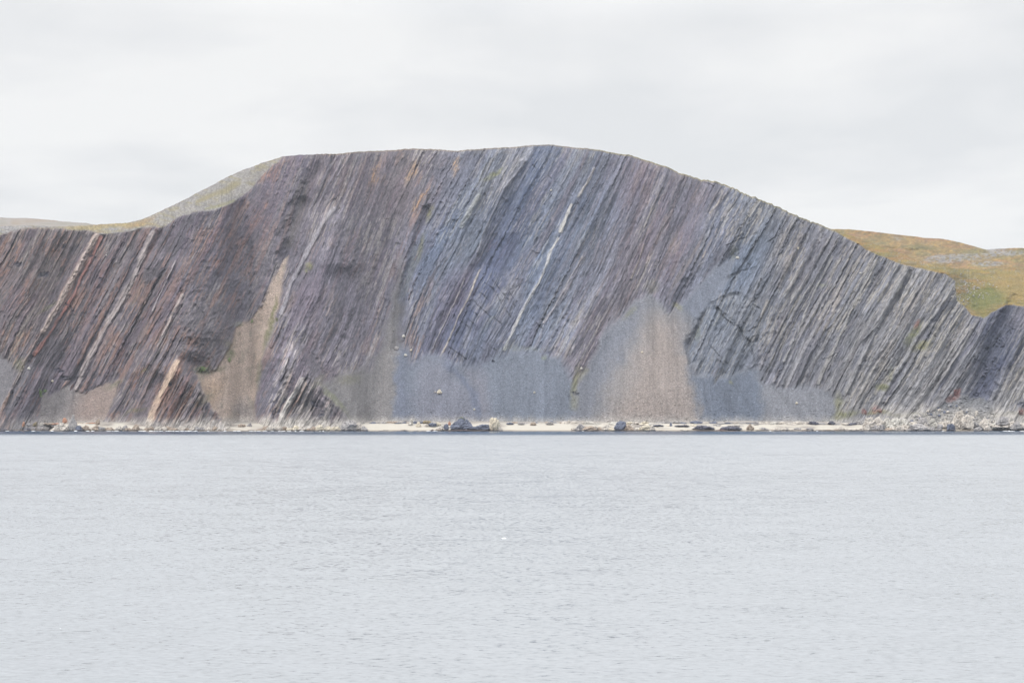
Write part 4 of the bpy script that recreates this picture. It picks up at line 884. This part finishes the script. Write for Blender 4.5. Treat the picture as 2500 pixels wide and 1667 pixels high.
# shrubs: a stem with a crown of small leaves
def leaf_mat(name, c):
    m, N, L, b = new_mat(name); oi = N.new('ShaderNodeTexNoise'); oi.inputs['Scale'].default_value = 1.3
    g = N.new('ShaderNodeNewGeometry'); L.new(g.outputs['Position'], oi.inputs['Vector'])
    r = N.new('ShaderNodeValToRGB'); L.new(oi.outputs[0], r.inputs[0]); c = lin(c)*.8
    r.color_ramp.elements[0].position = .35; r.color_ramp.elements[0].color = (*c*.6, 1); r.color_ramp.elements[1].position = .65; r.color_ramp.elements[1].color = (*c*1.25, 1)
    L.new(r.outputs[0], b.inputs['Base Color']); b.inputs['Roughness'].default_value = .7; return m
LM = {'green': leaf_mat('green_leaves', (118,150,72)), 'olive': leaf_mat('olive_leaves', (132,136,84)), 'red': leaf_mat('red_autumn_leaves', (140,84,78))}
M_wood, _N, _L, _b = new_mat('shrub_wood'); _b.inputs['Base Color'].default_value = (.12, .09, .07, 1)
def shrub(x, y, w, h, kind, label, name='shrub'):
    p = surf(x, y); kx = K*p.y; W = w*kx/2; Hh = h*kx; rr = random.Random(int(x*3+y))
    e = bpy.data.objects.new(name, None); COL.objects.link(e); e.location = p; tag(e, label, 'shrub')
    vs = []; fs = []
    for i in range(int(60+W*Hh*16)):
        while True:
            a, b, c = rr.uniform(-1, 1), rr.uniform(-1, 1), rr.uniform(-1, 1)
            if a*a+b*b+c*c < 1: break
        q = Vector((a*W*(1+.3*math.sin(7*c)), -abs(b)*1.2-.3-c*.2, (c+.75)*Hh*.6 + .25*math.sin(9*a)))
        s_ = rr.uniform(.18, .42); u = Vector((rr.uniform(-1, 1), rr.uniform(-1, 1), rr.uniform(-1, 1))).normalized(); t = u.orthogonal().normalized()
        n0 = len(vs); vs += [q+u*s_, q+t*s_*.6, q-u*s_, q-t*s_*.6]; fs.append([n0, n0+1, n0+2, n0+3])
    me = bpy.data.meshes.new('foliage'); me.from_pydata(vs, [], fs); put('foliage', me, LM[kind], (0, 0, 0), None, None, parent=e)
    bm = bmesh.new()
    for k in range(4):
        a = Vector((rr.uniform(-.3, .3)*W, 0, -.4)); b_ = Vector((rr.uniform(-.8, .8)*W, -.8, Hh*.6))
        dvec = (b_-a); m4 = (dvec.to_track_quat('Z', 'Y')).to_matrix().to_4x4(); m4.translation = (a+b_)/2
        bmesh.ops.create_cone(bm, segments=6, radius1=.09, radius2=.03, depth=dvec.length, matrix=m4)
    me = bpy.data.meshes.new('stem'); bm.to_mesh(me); bm.free(); put('stem', me, M_wood, (0, 0, 0), None, None, parent=e)
shrub(97, 968, 15, 19, 'green', 'bright green bush at the top left corner of the left scree')
shrub(110, 958, 12, 8, 'green', 'small green bush just right of the bright green bush')
shrub(615, 788, 7, 8, 'green', 'small dark green bush on the left edge of the upper tan gully')
shrub(560, 884, 9, 10, 'green', 'green bush on the left side of the tan gully at mid height')
shrub(492, 905, 26, 11, 'green', 'wide green bush patch where the first spur meets the tan gully')
shrub(676, 785, 7, 10, 'olive', 'olive bush on the right edge of the tan gully')
shrub(2333, 966, 20, 16, 'red', 'bright red autumn shrub above the right stone heap')
shrub(2148, 1008, 12, 12, 'red', 'red autumn shrub low on the right cliff')
shrub(2112, 1010, 7, 9, 'red', 'smallest red shrub, left of the other low red one')
shrub(2492, 1012, 14, 12, 'red', 'reddish shrub at the right edge of the cliff foot')
shrub(2160, 948, 22, 11, 'olive', 'olive bush on a ledge of the right cliff')
# grass tuft on the slate mound
tp = mound.location; mh = mound.dimensions.z
rr = random.Random(4); vs = []; fs = []
for i in range(260):
    a = rr.gauss(0, 1)*2.4; q = Vector((tp.x+a-.6, tp.y+rr.gauss(0, 1.2)-1.0, tp.z+mh*(.97-.035*a*a/2)-.2)); l = rr.uniform(.5, 1.3); d_ = Vector((rr.uniform(-.5, .5), rr.uniform(-.5, .5), 1))*l
    n0 = len(vs); vs += [q, q+Vector((.12, 0, 0)), q+d_]; fs.append([n0, n0+1, n0+2])
me = bpy.data.meshes.new('grass_tuft'); me.from_pydata(vs, [], fs)
put('grass_tuft', me, LM['olive'], (0, 0, 0), 'tuft of yellow-green grass on top of the large slate mound', 'grass')['kind'] = 'stuff'

# foam: thin broken line of surf and a few whitecaps
M_foam, _N, _L, _b = new_mat('foam'); _b.inputs['Base Color'].default_value = (.82, .84, .86, 1); _b.inputs['Roughness'].default_value = .9
def surf_line():
    vs = []; fs = []; rr = random.Random(3)
    segs = [(0,190,1.0),(195,330,.9),(330,560,1.0),(560,700,.8),(700,810,.9),(1040,1090,.3),(1420,1440,.8),(1520,1530,.5),(1860,1880,.5),(1985,1995,.6),(2100,2140,.5),(2300,2330,.7),(2420,2500,1.1)]
    for (a, b, k) in segs:
        x = a
        while x < b:
            l = rr.uniform(3, 14)
            if rr.random() < .5*k:
                d = 1388 - rr.uniform(0, 2.5); m_ = K*d; n0 = len(vs); w_ = rr.uniform(1.0, 3.2)*k; hh = rr.uniform(.08, .42)*k
                for t in np.linspace(0, 1, 6):
                    xx = (x+l*t-1250)*m_; p_ = math.sin(math.pi*t)**.6
                    vs += [(xx, d-w_*p_, .02), (xx, d-w_*.4*p_, hh*p_+.03), (xx, d+1.5, .25*p_)]
                for i in range(5):
                    fs += [[n0+3*i, n0+3*i+3, n0+3*i+4, n0+3*i+1], [n0+3*i+1, n0+3*i+4, n0+3*i+5, n0+3*i+2]]
            x += l
    me = bpy.data.meshes.new('surf_foam'); me.from_pydata(vs, [], fs); me.polygons.foreach_set('use_smooth', [True]*len(fs))
    o = put('surf_foam', me, M_foam, (0, 0, 0), 'thin broken white line of surf along the rocky shore', 'foam'); o['kind'] = 'stuff'
surf_line()
def whitecap(x, y, w, h, label):
    d = CAM_H/((y-HZ)*K); W = w*K*d; me = rock_mesh('whitecap', W, h*K*d, W*.5, sub=3, seed=int(x), taper=.7, jag=.3, strata=0)
    put('whitecap', me, M_foam, ((x-1250)*K*d, d, -.04*W-.02), label, 'whitecap')
whitecap(148, 1539, 12, 7, 'small round white crest on the water near the lower left')
whitecap(1230, 1315, 13, 4, 'small white crest on the water at mid distance, centre')
whitecap(478, 1587, 15, 3, 'thin white crest at the bottom of the water, left of centre')
whitecap(1952, 1420, 16, 3.5, 'thin white crest on the water right of centre')
whitecap(712, 1564, 14, 4, 'white crest touching a dark ripple in the lower left water')

# ------------------------------------------------------------------ the air between the ship and the land
def haze():
    bm = bmesh.new(); bmesh.ops.create_cube(bm, size=1)
    for v in bm.verts: v.co = Vector((v.co.x*10400, 2000+v.co.y*10400, 172+v.co.z*390))
    me = bpy.data.meshes.new('haze'); bm.to_mesh(me); bm.free()
    m = bpy.data.materials.new('haze_air'); m.use_nodes = True; N = m.node_tree.nodes; N.clear()
    o = N.new('ShaderNodeOutputMaterial'); v = N.new('ShaderNodeVolumePrincipled'); m.node_tree.links.new(v.outputs[0], o.inputs['Volume'])
    v.inputs['Color'].default_value = (.80, .88, 1.0, 1); v.inputs['Density'].default_value = HAZE; v.inputs['Anisotropy'].default_value = .1
    me.materials.append(m); ob = bpy.data.objects.new('haze', me); COL.objects.link(ob); ob['kind'] = 'stuff'
    tag(ob, 'thin pale sea air between the ship and the cliff', 'haze')
HAZE = .000038
haze()
